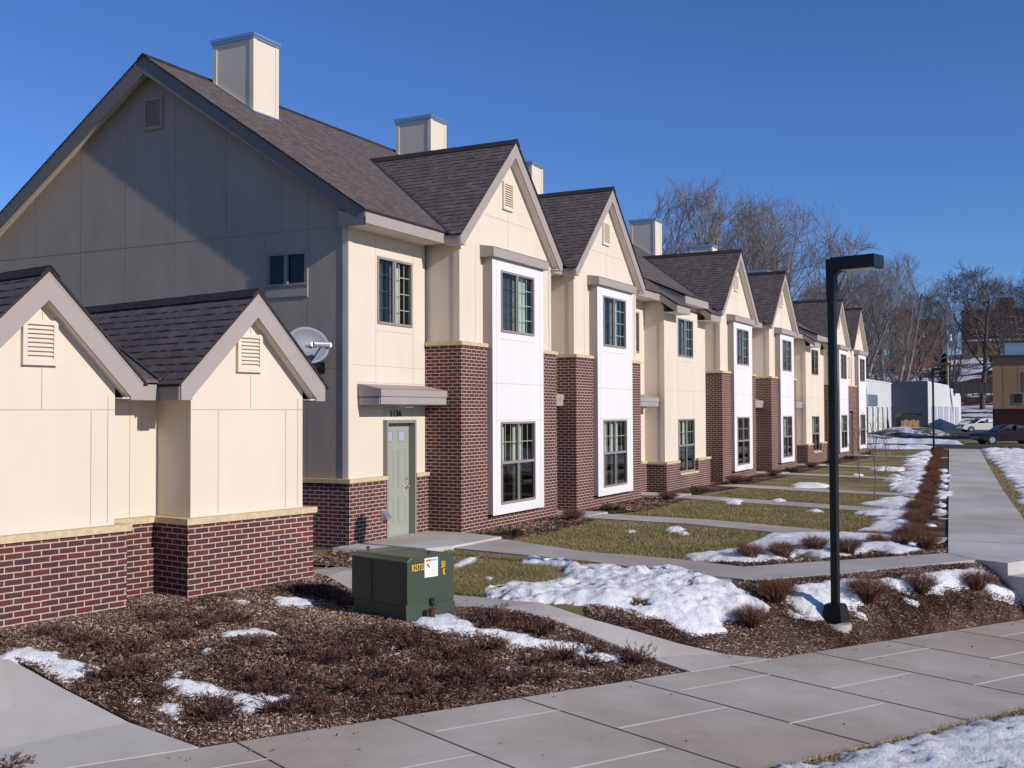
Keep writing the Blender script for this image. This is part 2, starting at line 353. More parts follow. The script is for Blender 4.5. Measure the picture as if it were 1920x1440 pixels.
M['needles'] = island_mat('spruce_needles', [(0, (.010,.016,.010)), (1, (.035,.05,.03))])

# ================================================================== THE TOWNHOUSES
XW, XWC = -11.32, -11.40                      # brick face and siding face of the main wall
XB, XBC, XP = -10.565, -10.665, -10.44        # bay brick, bay siding, bay panel
Y0 = 15.62; BW = 4.389; PO = 1.056; PW = 2.391
YB = [18.264, 23.762, 36.008, 42.799, 55.363, 60.969]; YEND = 65.75
XE, ZE, SL = -10.845, 5.9175, .6650           # main eave edge, its top, roof slope
XR = -16.12; ZR = ZE+SL*(XE-XR); XEB = 2*XR-XE
OH = .21
def rz(x): return ZE+SL*(XE-x) if x > XR else ZE+SL*(x-XEB)
house = thing('row_house', 'long row of cream, white and brick townhouses under steep brown shingle gables', 'row house', (-14.0, 40.0, 0.0))

def part(mb, name, mats, parent=None, label=None, **k):
    o = mb.build(name, mats, parent if parent is not None else house, **k)
    if label: o['label'] = label
    return o
def wall_y(mb, X, y0, y1, z0, z1, holes=(), m=0, sgn=1):     # sheet facing +X with openings
    ys = sorted({y0, y1, *[h[0] for h in holes], *[h[1] for h in holes]}); zs = sorted({z0, z1, *[h[2] for h in holes], *[h[3] for h in holes]})
    ys = [y for y in ys if y0 <= y <= y1]; zs = [z for z in zs if z0 <= z <= z1]
    for a, b_ in zip(ys, ys[1:]):
        for c, d in zip(zs, zs[1:]):
            ym, zm = (a+b_)/2, (c+d)/2
            if any(h[0] < ym < h[1] and h[2] < zm < h[3] for h in holes): continue
            mb.quad((X, a, c), (X, b_, c), (X, b_, d), (X, a, d), m)
def seams_y(mb, X, ys, zs, y0, y1, z0, z1, m=1, t=.005):
    for y, a, b_ in ys: mb.box(X-.004, X+.0015, y-t/2*1.2, y+t/2*1.2, a, b_, m)
    for z, a, b_ in zs: mb.box(X-.004, X+.0012, a, b_, z-t/2, z+t/2, m)

# ---- main walls
GRP = {}
def fresh():
    for k in ('BR','CR','ST','SF','EV','GA','CG','PN','RB','HD','VL'): globals()[k] = MB()
fresh()
def flush():                                    # build what this stretch of the row collected, each as its own part
    for k, nm, mt in (('BR','brick_wall','brick'),('CR','wall',('cream','seam')),('ST','stone_ledge','stone'),('SF','soffit','soffit'),('EV','eave_board','taupe'),('GA','gable_roof',('roof','roofedge')),
                      ('CG','gable_front',('cream','seam')),('PN','bay_panel',('white','seam','taupe')),('RB','gable_trim','taupe'),('HD','hood','taupe'),('VL','valley_flashing','valley')):
        mb = globals()[k]
        if mb.v: part(mb, nm, [M[q] for q in mt] if isinstance(mt, tuple) else M[mt])
    fresh()
def brick_box(x0, x1, y0, y1, z0, z1): BR.box(x0, x1, y0, y1, z0, z1)
LEDGE = 1.16
def cap(x0, x1, y0, y1, z): ST.box(x0, x1+.03, y0-.03, y1+.03, z, z+.07)
DOORS = [(16.86, 17.74, XW), (22.78, 23.66, XW), (29.2, 30.08, XW), (41.5, 42.38, XW), (48.5, 49.38, XW), (59.95, 60.8, XBC+.02)]
WINS = []     # (X, y0, y1, z0, z1, kind, seed)
gaps = [(Y0, YB[0]), (YB[0]+BW, YB[1]), (YB[1]+BW, 30.7), (35.0, YB[2]), (YB[2]+BW, YB[3]), (YB[3]+BW, 50.05), (54.4, YB[4]), (YB[5]+BW, YEND)]
uw = [(16.60, 17.79, 4.06, 5.32)]
narrow = [(29.87, 30.26, 4.15, 5.37), (49.25, 49.65, 4.15, 5.37)]
for gi, (a, b_) in enumerate(gaps):
    dh = [(d[0]-.07, d[1]+.07, 0, 2.27) for d in DOORS if a <= d[0] <= b_ and d[2] == XW]
    wh = [h for h in uw+narrow if a <= h[0] <= b_]
    a_ = Y0+.075 if gi == 0 else a
    wall_y(CR, XWC, a_, b_, LEDGE, 5.75, dh+wh)
    wall_y(CR, XWC-.002, a_, b_, 0, LEDGE, dh)
    lo = LEDGE if gi in (0, 1) else (.86 if gi < 7 else LEDGE)
    if lo < LEDGE: wall_y(CR, XWC+.001, a, b_, lo, LEDGE, dh)
    segs = [(a, b_)]
    for h in dh: segs = [(a, h[0]), (h[1], b_)]
    for s0, s1 in segs:
        if s1-s0 < .05: continue
        BR.box(XWC-.05, XW, s0, s1, -.3, lo); ST.box(XWC-.01, XW+.03, s0-.01, s1+.01, lo, lo+.07)
    if gi == 0:
        seams_y(CR, XWC, [(16.56, 2.95, 5.7), (17.83, 2.95, 5.7), (16.83, 2.28, 2.6), (17.77, 2.28, 2.6)], [(2.96, 15.95, 18.2), (3.27, 15.75, 18.2), (3.93, 16.56, 17.83)], 0, 0, 0, 0)
        CR.box(XWC-.10, XWC+.018, Y0+.062, Y0+.17, LEDGE+.07, 5.72); CR.box(XWC-.11, XWC-.002, Y0+.06, Y0+.08, LEDGE+.07, 5.74)
    flush()
# ---- gable end towards the camera
GE = MB(); YG = Y0+.08
def gz(x): return rz(x)-.10
pts = [(XWC, YG, .9), (XWC, YG, gz(XWC)), (XR, YG, gz(XR)), (2*XR-XWC, YG, gz(2*XR-XWC)), (2*XR-XWC, YG, .9)]
gw = (-13.27, -12.32, 4.74, 5.36)
# polygon minus window: build as columns
xs = sorted([XWC, gw[1], gw[0], XR, 2*XR-XWC], reverse=True)
for xa, xb in zip(xs, xs[1:]):
    if xa == gw[1]:
        GE.quad((xb, YG, .9), (xa, YG, .9), (xa, YG, gw[2]), (xb, YG, gw[2])); GE.quad((xb, YG, gw[3]), (xa, YG, gw[3]), (xa, YG, gz(xa)), (xb, YG, gz(xb)))
    else: GE.quad((xb, YG, .9), (xa, YG, .9), (xa, YG, gz(xa)), (xb, YG, gz(xb)))
for x in (-19.51, -18.16, -16.88, -15.54, -14.23, -12.9):
    lo_, hi_ = (1.2, gz(x)-.02)
    if x == -12.9: lo_, hi_ = 5.72, gz(x)-.02
    GE.box(x-.005, x+.005, YG-.002, YG+.01, lo_, hi_, 1)
GE.box(-12.305, -12.295, YG-.002, YG+.01, 1.2, gz(-12.3)-.02, 1); GE.box(-13.285, -13.275, YG-.002, YG+.01, 1.2, 5.7, 1)
GE.box(2*XR-XWC, XWC-.12, YG-.003, YG+.01, 5.745, 5.757, 1); GE.box(-12.3, XWC-.12, YG-.0015, YG+.01, 3.2, 3.21, 1)
GE.box(gw[0], gw[1], YG-.022, YG+.01, gw[2]-.20, gw[2]-.06, 0); GE.box(-12.32, -12.29, YG-.02, YG+.01, gw[2]-.22, gw[3]+.04, 0)
part(GE, 'gable_wall', [M['cream_gable_shaded'], M['seam']], label='shaded cream gable end wall with panel joints')
BR.box(2*XR-XW, XW-.001, Y0-.002, YG+.05, -.3, LEDGE-.02); ST.box(2*XR-XW, XW+.033, Y0-.03, YG-.01, LEDGE-.003, LEDGE+.073)
flush()
# far end and back, closing the volume
EW = MB(); EW.slab([(XWC, YEND, 0), (XWC, YEND, gz(XWC)), (XR, YEND, gz(XR)), (2*XR-XWC, YEND, gz(2*XR-XWC)), (2*XR-XWC, YEND, 0)], (0, .1, 0))
EW.box(2*XR-XWC-.1, 2*XR-XWC, YG, YEND, 0, 5.8)
part(EW, 'rear_wall', M['cream'])

# ---- main roof
RF = MB(); ya, yb = Y0-OH, YEND+.2
RF.slab([(XE+.03, ya-.03, rz(XE+.03)+.02), (XE+.03, yb, rz(XE+.03)+.02), (XR, yb, ZR+.02), (XR, ya-.03, ZR+.02)], (0, 0, .035), 0, 1)
RF.slab([(XEB-.03, ya-.03, rz(XE+.03)+.02), (XEB-.03, yb, rz(XE+.03)+.02), (XR, yb, ZR+.02), (XR, ya-.03, ZR+.02)], (0, 0, .035), 0, 1)
for k in range(int((yb-ya)/.3)):              # ridge caps
    y = ya-.03+k*.3
    RF.slab([(XR-.14, y, ZR-.035), (XR-.14, y+.32, ZR-.03), (XR, y+.32, ZR+.065), (XR, y, ZR+.06)], (0, 0, .02), 1, 1); RF.slab([(XR+.14, y, ZR-.035), (XR+.14, y+.32, ZR-.03), (XR, y+.32, ZR+.065), (XR, y, ZR+.06)], (0, 0, .02), 1, 1)
# fascias
FA = MB()
FA.slab([(XE, ya, ZE-.24), (XE, ya, ZE+.02), (XR, ya, ZR+.02), (XR, ya, ZR-.32)], (0, .03, 0)); FA.slab([(XEB, ya, ZE-.24), (XEB, ya, ZE+.02), (XR, ya, ZR+.02), (XR, ya, ZR-.32)], (0, .03, 0))
FA.slab([(XE, ya+.031, ZE-.22), (XE, ya+.031, ZE), (XE-.58, ya+.031, rz(XE-.58)-.3), (XE-.58, ya+.031, ZE-.22)], (0, .02, 0))
FA.slab([(XE, ya-.001, ZE-.24), (XE, ya-.001, ZE-.1), (XE-.57, ya-.001, rz(XE-.57)-.33), (XE-.57, ya-.001, ZE-.24)], (0, .032, 0))
part(FA, 'rake_board', M['taupe_dark'])
# soffit of the gable rake
SF.slab([(XEB, ya+.03, ZE-.13), (XR, ya+.03, ZR-.13), (XR, YG, ZR-.13), (XEB, YG, ZE-.13)], (0, 0, .02)); SF.slab([(XE-.5, ya+.05, rz(XE-.5)-.13), (XR, ya+.03, ZR-.13), (XR, YG, ZR-.13), (XE-.5, YG, rz(XE-.5)-.13)], (0, 0, .02))
flush()
def eave(y0, y1): 
    EV.box(XE-.025, XE, y0, y1, ZE-.205, ZE+.015, 0); SF.box(XWC-.05, XE-.025, y0, y1, ZE-.20, ZE-.185); flush()
RS = .25
eave(ya+.05, YB[0]-.12); eave(YB[0]+BW+.12, YB[1]-.12); eave(YB[1]+BW+.12, 30.55); eave(35.07, YB[2]-.12); eave(YB[2]+BW+.12, YB[3]-.12)
eave(YB[3]+BW+.12, 49.9); eave(54.43, YB[4]-.12); eave(YB[5]+BW+.12, YEND+.2)

# ---- bays with cross gables
ZPT, ZPB, ZL2, ZAP = 5.578, .305, 3.73, 8.17
XF = -10.47                                   # front of the cross-gable rakes
HALF = BW/2+.17; ZCE = 5.86; CS = (ZAP-ZCE)/HALF
def bay(i):
    yb = YB[i]; yc = yb+BW/2; ye = yb+BW; p0, p1 = yb+PO, yb+PO+PW
    # brick sides, left / right piers and the band under the panel
    for a, b_ in ((yb, p0+.02), (p1-.02, ye)):
        BR.box(XWC-.05, XB, a, b_, -.3, ZL2)
        ST.box(XWC, XB+.03, a-.03 if a == yb else a, b_+.03 if b_ == ye else b_, ZL2, ZL2+.075)
    BR.box(XB-.3, XB-.001, p0+.02, p1-.02, -.3, ZPB+.06)
    # siding above
    holes = [(p0, p1, 0, ZPT+.1)]
    X = XBC
    CG.box(XWC-.05, X, yb+.1, p0+.02, ZL2+.075, 5.6); CG.box(XWC-.05, X, p1-.02, ye-.1, ZL2+.075, 5.6); CG.box(XWC-.05, X-.06, yb+.101, yb+.15, 5.6, 5.84); CG.box(XWC-.05, X-.06, ye-.15, ye-.101, 5.6, 5.84)
    top = ZAP-.12
    CG.slab([(X, yb+.1, 5.6), (X, yb+.1, ZCE-.02), (X, yc, top), (X, ye-.1, ZCE-.02), (X, ye-.1, 5.6)], (-.06, 0, 0))
    for s_ in (yb+.1, ye-.1):                 # corner boards
        a = s_ if s_ < yc else s_-.1
        CG.box(X, X+.015, a, a+.1, ZL2+.075, 5.75)
        CG.box(X-.12, X+.014, s_-.015 if s_ < yc else s_, s_ if s_ < yc else s_+.015, ZL2+.075, 5.74)
    CG.box(X-.004, X+.0015, yc-.003, yc+.003, 5.8, 6.7, 1); CG.box(X-.004, X+.0013, yc-1.1, yc+1.1, 6.48, 6.486, 1)
    CG.box(X-.004, X+.0015, yb+.75, yb+.756, ZL2+.1, 5.8, 1)
    # projecting white panel
    wu = (yc-.775, yc+.775, 4.07, 5.35); wl = (yc-.80, yc+.80, .51, 2.21)
    wall_y(PN, XP, p0, p1, ZPB, ZPT, [wu, wl])
    PN.box(XB-.1, XP-.0005, p0, p0+.02, ZPB, ZPT, 2); PN.box(XB-.1, XP-.0005, p1-.02, p1, ZPB, ZPT, 2)
    PN.box(XB-.1, XP-.001, p0, p1, ZPB, ZPB+.02, 2)
    for (a, b_, c, d) in ((p0+.12, p1-.12, 2.235, 2.24), (p0, p1, 3.0, 3.005), (wu[0]-.02, wu[1]+.02, 3.92, 3.925)): PN.box(XP-.004, XP+.0015, a, b_, c, d, 1)
    for y in (p0+.17, p1-.17): PN.box(XP-.004, XP+.0013, y, y+.004, ZPB, ZPT, 1)
    WINS.append((XP, *wu, 'upper', i)); WINS.append((XP, *wl, 'lower', i))
    # hood
    HD.box(XBC-.02, XP+.10, p0-.12, p1+.10, ZPT, ZPT+.19); HD.slab([(XBC, p0-.12, ZPT+.19), (XP+.115, p0-.12, ZPT+.19), (XBC, p0-.12, ZPT+.25)], (0, PW+.22, 0))
    # rakes with plumb-cut ends
    t = .27
    for sg in (-1, 1):
        yo = yc+sg*HALF
        RB.slab([(XF, yc, ZAP), (XF, yo, ZCE), (XF, yo, ZCE-.17), (XF, yo-sg*.14, ZCE-.17), (XF, yc, ZAP-t-.05)], (-.03, 0, 0))
        SF.slab([(XF-.028, yc, ZAP-.31), (XF-.028, yo-sg*.135, ZCE-.16), (XBC-.01, yo-sg*.135, ZCE-.16), (XBC-.01, yc, ZAP-.31)], (0, 0, .02))
        # side eave board running back
        RB.box(XE-.03, XF-.03, yo-.012, yo+.012, ZCE-.17, ZCE)
        SF.box(XE-.02, XF-.03, min(yo-sg*.02, yo-sg*.30), max(yo-sg*.02, yo-sg*.30), ZCE-.165, ZCE-.15)
        # shingled slope cut along the valley
        e = .02; xr_ = XE-(ZAP-ZE)/SL; xe_ = XE-(ZCE-ZE)/SL
        yoo = yo+sg*.03; zoo = ZCE-.03*CS
        xe2 = XE-(zoo-ZE)/SL
        GA.slab([(XF+.03, yc, ZAP+e), (XF+.03, yoo, zoo+e), (xe2, yoo, zoo+e), (xr_, yc, ZAP+e)], (0, 0, .035), 0, 1)
        dv = Vector((xr_-xe2, yc-yoo, ZAP-zoo)); n_ = Vector((.3, sg*.5, .8))
        a = Vector((xe2, yoo, zoo+.06)); b2 = Vector((xr_, yc, ZAP+.06))
        VL.slab([a+Vector((-.03, 0, 0)), b2+Vector((-.03, 0, 0)), b2+Vector((.03, 0, .0)), a+Vector((.03, 0, 0))], (0, 0, .02))
    # ridge cap
    x = XF+.04; xr_ = XE-(ZAP-ZE)/SL
    while x > xr_:
        for sg in (-1, 1): GA.slab([(x, yc, ZAP+.065), (x-.32, yc, ZAP+.06), (x-.32, yc+sg*.13, ZAP+.06-.13*CS), (x, yc+sg*.13, ZAP+.065-.13*CS)], (0, 0, .02), 1, 1)
        x -= .3
    flush()
for i in range(6): bay(i)

# flush link wall between the last two bays
L = MB(); yl0, yl1 = YB[4]+BW, YB[5]
BR.box(XWC, XB-.003, yl0, yl1, 2.4, ZL2); ST.box(XWC, XB+.025, yl0, yl1, ZL2, ZL2+.074)
BR.box(XWC, XB-.003, yl0, DOORS[5][0]-.06, -.3, 2.4); BR.box(XWC, XB-.003, DOORS[5][1]+.06, yl1, -.3, 2.4)
L.box(XWC, XBC-.001, yl0, yl1, ZL2+.074, 5.8)
part(L, 'link_wall', M['cream']); flush()

# ---- projecting two-storey sections with cut-out eaves
XC, XCC = -10.70, -10.775
def section(y0, wd):
    yA, yB_ = y0, y0+4.1; LO = .84
    wu = (y0+1.28, y0+2.78, 4.12, 5.32); wl = (y0+1.26, y0+2.88, .52, 2.18)
    Cw = MB()
    wall_y(Cw, XCC, yA, yB_, LO, 5.62, [wu, wl]); 
    Cw.box(XWC, XCC-.001, yA, yA+.05, LO, 5.82); Cw.box(XWC, XCC-.001, yB_-.05, yB_, LO, 5.82)
    Cw.box(XCC-.1, XCC+.014, yA, yA+.1, LO+.07, 5.45); Cw.box(XCC-.12, XCC+.013, yA-.014, yA, LO+.07, 5.45)
    seams_y(Cw, XCC, [(wu[0], 2.2, 4.0), (wu[1], 2.2, 4.0)], [(3.05, yA+.1, yB_), (3.97, wu[0], wu[1])], 0, 0, 0, 0)
    Cw.slab([(XCC, yA, 5.6), (XCC, yB_, 5.6), (XCC, yB_, 5.86), (XCC, yA, 5.86)], (-.05, 0, 0))
    part(Cw, 'bay_wall', [M['cream'], M['seam']])
    # brick plinth stepped around the tall window
    BR.box(XWC, XC, yA-.05, wl[0]-.12, -.3, LO); BR.box(XWC, XC, wl[1]+.12, yB_+.22, -.3, LO); BR.box(XWC, XC-.001, wl[0]-.12, wl[1]+.12, -.3, wl[2]-.07)
    ST.box(XWC, XC+.03, yA-.08, wl[0]-.10, LO, LO+.07); ST.box(XWC, XC+.03, wl[1]+.10, yB_+.25, LO, LO+.07); ST.box(XCC, XC+.04, wl[0]-.11, wl[1]+.11, wl[2]-.07, wl[2]-.005)
    WINS.append((XCC, *wu, 'upper', 8)); WINS.append((XCC, *wl, 'lower', 8))
    # roof wings
    X1 = -10.30; y_a, y_b = y0-.15, y0+4.36; c0, c1 = y0+1.1, y0+3.25
    for a, b_ in ((y_a, c0), (c1, y_b)):
        RF.slab([(XE-.4, a, rz(XE-.4)+.02), (XE-.4, b_, rz(XE-.4)+.02), (X1+.02, b_, rz(X1+.02)+.02), (X1+.02, a, rz(X1+.02)+.02)], (0, 0, .036), 0, 1)
        EV.box(X1-.02, X1, a, b_, rz(X1)-.2, rz(X1)+.015)
        SF.box(XCC, X1-.02, a+.02, b_-.02, rz(X1)-.195, rz(X1)-.18)
        for yy in (a, b_-.02): EV.slab([(X1-.02, yy, rz(X1)-.2), (X1-.02, yy, rz(X1)+.01), (XE-.3, yy, rz(XE-.3)+.01), (XE-.3, yy, rz(XE-.3)-.2)], (0, .02, 0))
    # raised middle: shallower pitch
    X2 = -10.42; zt = 5.93; xk = XE-.95
    RF.slab([(xk, c0-.12, rz(xk)+.03), (xk, c1+.12, rz(xk)+.03), (X2+.02, c1+.12, zt+.03), (X2+.02, c0-.12, zt+.03)], (0, 0, .036), 0, 1)
    EV.box(X2-.02, X2, c0-.10, c1+.10, zt-.2, zt+.02)
    for yy in (c0-.1, c1+.08): EV.slab([(X2-.02, yy, zt-.2), (X2-.02, yy, zt+.01), (xk, yy, rz(xk)+.01), (XE, yy, ZE-.1)], (0, .02, 0))
    SF.box(XCC, X2-.02, c0-.08, c1+.08, zt-.19, zt-.175); flush()
section(30.7, 0); section(30.7+YB[4]-YB[2], 0)

part(RF, 'roof', [M['roof'], M['roofedge']], label='long main shingle roof')

# ---- windows
WINS.append((XWC, 16.60, 17.79, 4.06, 5.32, 'upper', 7)); 
for h in narrow: WINS.append((XWC, *h, 'narrow', 9))
WINS.append((XBC, YB[4]+BW+.3, YB[4]+BW+.85, 4.2, 5.3, 'narrow', 9))
def window(X, y0, y1, z0, z1, kind, sd, parent=house, orient='x'):
    # local frame: a across, n outwards
    rnd = random.Random(int(y0*100)+int(z0*10))
    def bx(mb, n0, n1, a0, a1, c0, c1, m=0):
        if orient == 'x': mb.box(X+n0, X+n1, a0, a1, c0, c1, m)
        else: mb.box(a0, a1, X-n1, X-n0, c0, c1, m)
    fr = MB(); t = .045; ym = (y0+y1)/2
    bx(fr, -.07, .018, y0, y0+t, z0, z1); bx(fr, -.07, .018, y1-t, y1, z0, z1); bx(fr, -.07, .018, y0+t, y1-t, z1-t, z1); bx(fr, -.07, .024, y0+t, y1-t, z0, z0+t)
    if kind != 'narrow': bx(fr, -.06, .012, ym-t*.6, ym+t*.6, z0+t, z1-t)
    if kind == 'lower':
        zm = z0+(z1-z0)*.5; bx(fr, -.055, .010, y0+t, y1-t, zm-t*.6, zm+t*.6)
    if kind == 'upper' or kind == 'side':      # the sliding sash
        bx(fr, -.05, -.005, y0+t, y0+t+.035, z0+t, z1-t); bx(fr, -.05, -.005, ym-.06, ym-.03, z0+t, z1-t)
    w_ = part(fr, 'window', M['frame'], parent)
    # the dark room behind
    rm = MB(); dpt = .55
    P = lambda n, a, c: (X+n, a, c) if orient == 'x' else (a, X-n, c)
    q = lambda *p: rm.quad(*p)
    q(P(-dpt, y0-.2, z0-.3), P(-dpt, y1+.2, z0-.3), P(-dpt, y1+.2, z1), P(-dpt, y0-.2, z1)); q(P(-.05, y0, z0), P(-dpt, y0-.2, z0-.3), P(-dpt, y0-.2, z1), P(-.05, y0, z1))
    q(P(-.05, y1, z0), P(-dpt, y1+.2, z0-.3), P(-dpt, y1+.2, z1), P(-.05, y1, z1)); q(P(-.05, y0, z1), P(-.05, y1, z1), P(-dpt, y1+.2, z1), P(-dpt, y0-.2, z1)); q(P(-.05, y0, z0), P(-.05, y1, z0), P(-dpt, y1+.2, z0-.3), P(-dpt, y0-.2, z0-.3))
    part(rm, 'reveal', M['dark'], w_)
    gl = MB(); half = kind in ('upper', 'side')
    if orient == 'x':
        if half: gl.quad(P(-.035, ym, z0+t), P(-.035, y1-t, z0+t), P(-.035, y1-t, z1-t), P(-.035, ym, z1-t)); 
        elif kind == 'lower': zm = z0+(z1-z0)*.5; gl.quad(P(-.035, y0+t, zm), P(-.035, y1-t, zm), P(-.035, y1-t, z1-t), P(-.035, y0+t, z1-t))
        else: gl.quad(P(-.035, y0+t, z0+t), P(-.035, y1-t, z0+t), P(-.035, y1-t, z1-t), P(-.035, y0+t, z1-t))
    else: gl.quad(P(-.035, ym, z0+t), P(-.035, y1-t, z0+t), P(-.035, y1-t, z1-t), P(-.035, ym, z1-t))
    part(gl, 'pane', M['glass'], w_)
    if half or kind == 'lower':                # the part behind an insect screen
        gs = MB()
        if half: gs.quad(P(-.02, y0+t, z0+t), P(-.02, ym, z0+t), P(-.02, ym, z1-t), P(-.02, y0+t, z1-t))
        else: gs.quad(P(-.02, y0+t, z0+t), P(-.02, y1-t, z0+t), P(-.02, y1-t, z0+(z1-z0)*.5), P(-.02, y0+t, z0+(z1-z0)*.5))
        part(gs, 'insect_screen', M['glass_dark'], w_)
    mn = MB()
    if kind == 'side': pass
    elif half or kind == 'narrow':
        a, b_ = (ym+.03, y1-t) if half else (y0+t, y1-t)
        nv, nh = (3, 4) if half else (2, 4)
        rng_ = [(a, b_)] + ([(y0+t+.035, ym-.06)] if half else [])
        for (a, b_) in rng_:
            for k in range(1, nv): yy = a+(b_-a)*k/nv; bx(mn, -.050, -.040, yy-.008, yy+.008, z0+t, z1-t)
            for k in range(1, nh): zz = z0+(z1-z0)*k/nh; bx(mn, -.051, -.041, a, b_, zz-.008, zz+.008)
    else:
        zm = z0+(z1-z0)*.5
        for (a, b_) in ((y0+t, ym-t*.6), (ym+t*.6, y1-t)):
            for k in (1, 2): yy = a+(b_-a)*k/3; bx(mn, -.050, -.040, yy-.007, yy+.007, zm, z1-t)
            for zz in (zm+(z1-zm)*.5,): bx(mn, -.051, -.041, a, b_, zz-.008, zz+.008)
    if mn.v: part(mn, 'muntins', M['muntin'], w_)
    if kind != 'side':
        cu = MB(); fx = rnd.uniform(.35, .75) if kind != 'narrow' else .2
        spans = [(y0+t, y0+t+(y1-y0)*fx*.55), (ym+.02, ym+.02+(y1-y0)*fx*.5)] if rnd.random() < .85 else [(y0+t, y0+t+.2)]
        for a, b_ in spans:
            y = a
            while y < b_:
                ww = .075; tl = rnd.uniform(-.02, .02)
                p = [P(-.16, y, z0-.1), P(-.16+tl+.02, y+ww*.8, z0-.1), P(-.16+tl+.02, y+ww*.8, z1-.03), P(-.16, y, z1-.03)]
                cu.quad(*p); y += ww
        part(cu, 'blinds', M['curtain'], w_)
    return w_
for w_ in WINS: window(*w_)
window(YG, gw[0], gw[1], gw[2], gw[3], 'side', 3, orient='y')

# ---- vents
def louvre(X, yc, z0, z1, wd, orient='x', parent=house, mat='cream'):
    v_ = MB()
    def bx(n0, n1, a0, a1, c0, c1, m=0):
        if orient == 'x': v_.box(X+n0, X+n1, a0, a1, c0, c1, m)
        else: v_.box(a0, a1, X-n1, X-n0, c0, c1, m)
    a, b_ = yc-wd/2, yc+wd/2
    bx(0, .05, a, a+.05, z0, z1); bx(0, .05, b_-.05, b_, z0, z1); bx(0, .05, a+.05, b_-.05, z1-.05, z1); bx(0, .05, a+.05, b_-.05, z0, z0+.06)
    bx(.001, .012, a+.05, b_-.05, z0+.06, z1-.05, 0)
    n = max(6, int((z1-z0-.11)/.045)); h = (z1-z0-.11)/n
    for k in range(n):
        zz = z0+.06+k*h
        if orient == 'x': v_.slab([(X+.006, a+.05, zz+h), (X+.045, a+.05, zz+.004), (X+.045, a+.05, zz), (X+.006, a+.05, zz+h-.008)], (0, wd-.1, 0))
        else: v_.slab([(a+.05, X-.006, zz+h), (a+.05, X-.045, zz+.004), (a+.05, X-.045, zz), (a+.05, X-.006, zz+h-.008)], (wd-.1, 0, 0))
    return part(v_, 'louvre_vent', [M[mat], M['seam']], parent)
for i in range(6): louvre(XBC, YB[i]+BW/2-.05, 6.72, 7.32, .46)
louvre(YG, -16.12, 8.05, 8.68, .5, 'y', mat='cream_gable_shaded')

# ---- doors, canopies
def door(i, y0, y1, X):
    D = MB(); f = MB(); rc = .14
    f.box(X-rc-.06, X+.01, y0-.07, y0-.02, -.02, 2.27, 0); f.box(X-rc-.06, X+.01, y1+.02, y1+.07, -.02, 2.27, 0); f.box(X-rc-.06, X+.01, y0-.02, y1+.02, 2.21, 2.27, 0)
    f.box(X-rc-.06, X+.005, y0-.02, y1+.02, -.03, .035, 1)
    fo = part(f, 'door_frame', [M['doorframe'], M['silver']])
    xd = X-rc; D.box(xd-.045, xd, y0-.02, y1+.02, .035, 2.21, 0)
    wd = y1-y0
    for (a, b_) in ((.12, .40), (.60, .88)):
        for (c, d) in ((.30, .78), (1.0, 1.68)):
            ya_, yb2 = y0+wd*a, y0+wd*b_
            D.box(xd, xd+.007, ya_-.012, ya_, c, d, 0); D.box(xd, xd+.007, yb2, yb2+.012, c, d, 0); D.box(xd, xd+.007, ya_, yb2, c-.012, c, 0); D.box(xd, xd+.007, ya_, yb2, d, d+.012, 0)
            D.box(xd, xd+.005, ya_+.03, yb2-.03, c+.03, d-.03, 0)
        c, d = 1.88, 2.05; ya_, yb2 = y0+wd*a+.02, y0+wd*b_-.02
        for q in ((ya_-.03, ya_, c-.03, d+.03), (yb2, yb2+.03, c-.03, d+.03), (ya_, yb2, c-.03, c), (ya_, yb2, d, d+.03)): D.box(xd, xd+.012, *q, 0)
        D.box(xd, xd+.003, ya_, yb2, c, d, 1)
    do = part(D, 'door', [M['door'], M['grey']])
    k = MB(); yk = y1-.075
    k.tube((xd, yk, .98), (xd+.05, yk, .98), .012, m=0); k.sphere((xd+.065, yk, .98), .028, 7); k.tube((xd, yk, .98), (xd+.008, yk, .98), .035, m=0); k.tube((xd, yk, 1.14), (xd+.02, yk, 1.14), .028, m=0)
    part(k, 'door_knob', M['brass'], do, smooth=True)
for i, d in enumerate(DOORS): door(i, *d)
def canopy(y0, y1, X=XW, p=.42):
    c = MB()
    c.box(X-.05, X+p-.03, y0, y1, 2.545, 2.68); c.box(X-.05, X+p, y0+.012, y1-.003, 2.56, 2.70)
    c.box(X-.05, X+p+.02, y0-.01, y1-.002, 2.70, 2.83)
    c.slab([(X-.06, y0-.01, 2.83), (X+p+.03, y0-.01, 2.83), (X-.06, y0-.01, 2.93)], (0, y1-y0, 0), 0)
    o = part(c, 'canopy', M['taupe'])
    l = MB(); ym = (y0+y1)/2; l.box(X+.10, X+.30, ym-.14, ym+.14, 2.50, 2.545); part(l, 'porch_light', M['lens'], o)
canopy(15.98, YB[0]-.004); canopy(YB[0]+BW+.004, YB[1]-.004); canopy(28.9, 30.55); canopy(41.2, YB[3]-.004); canopy(48.2, 49.9)

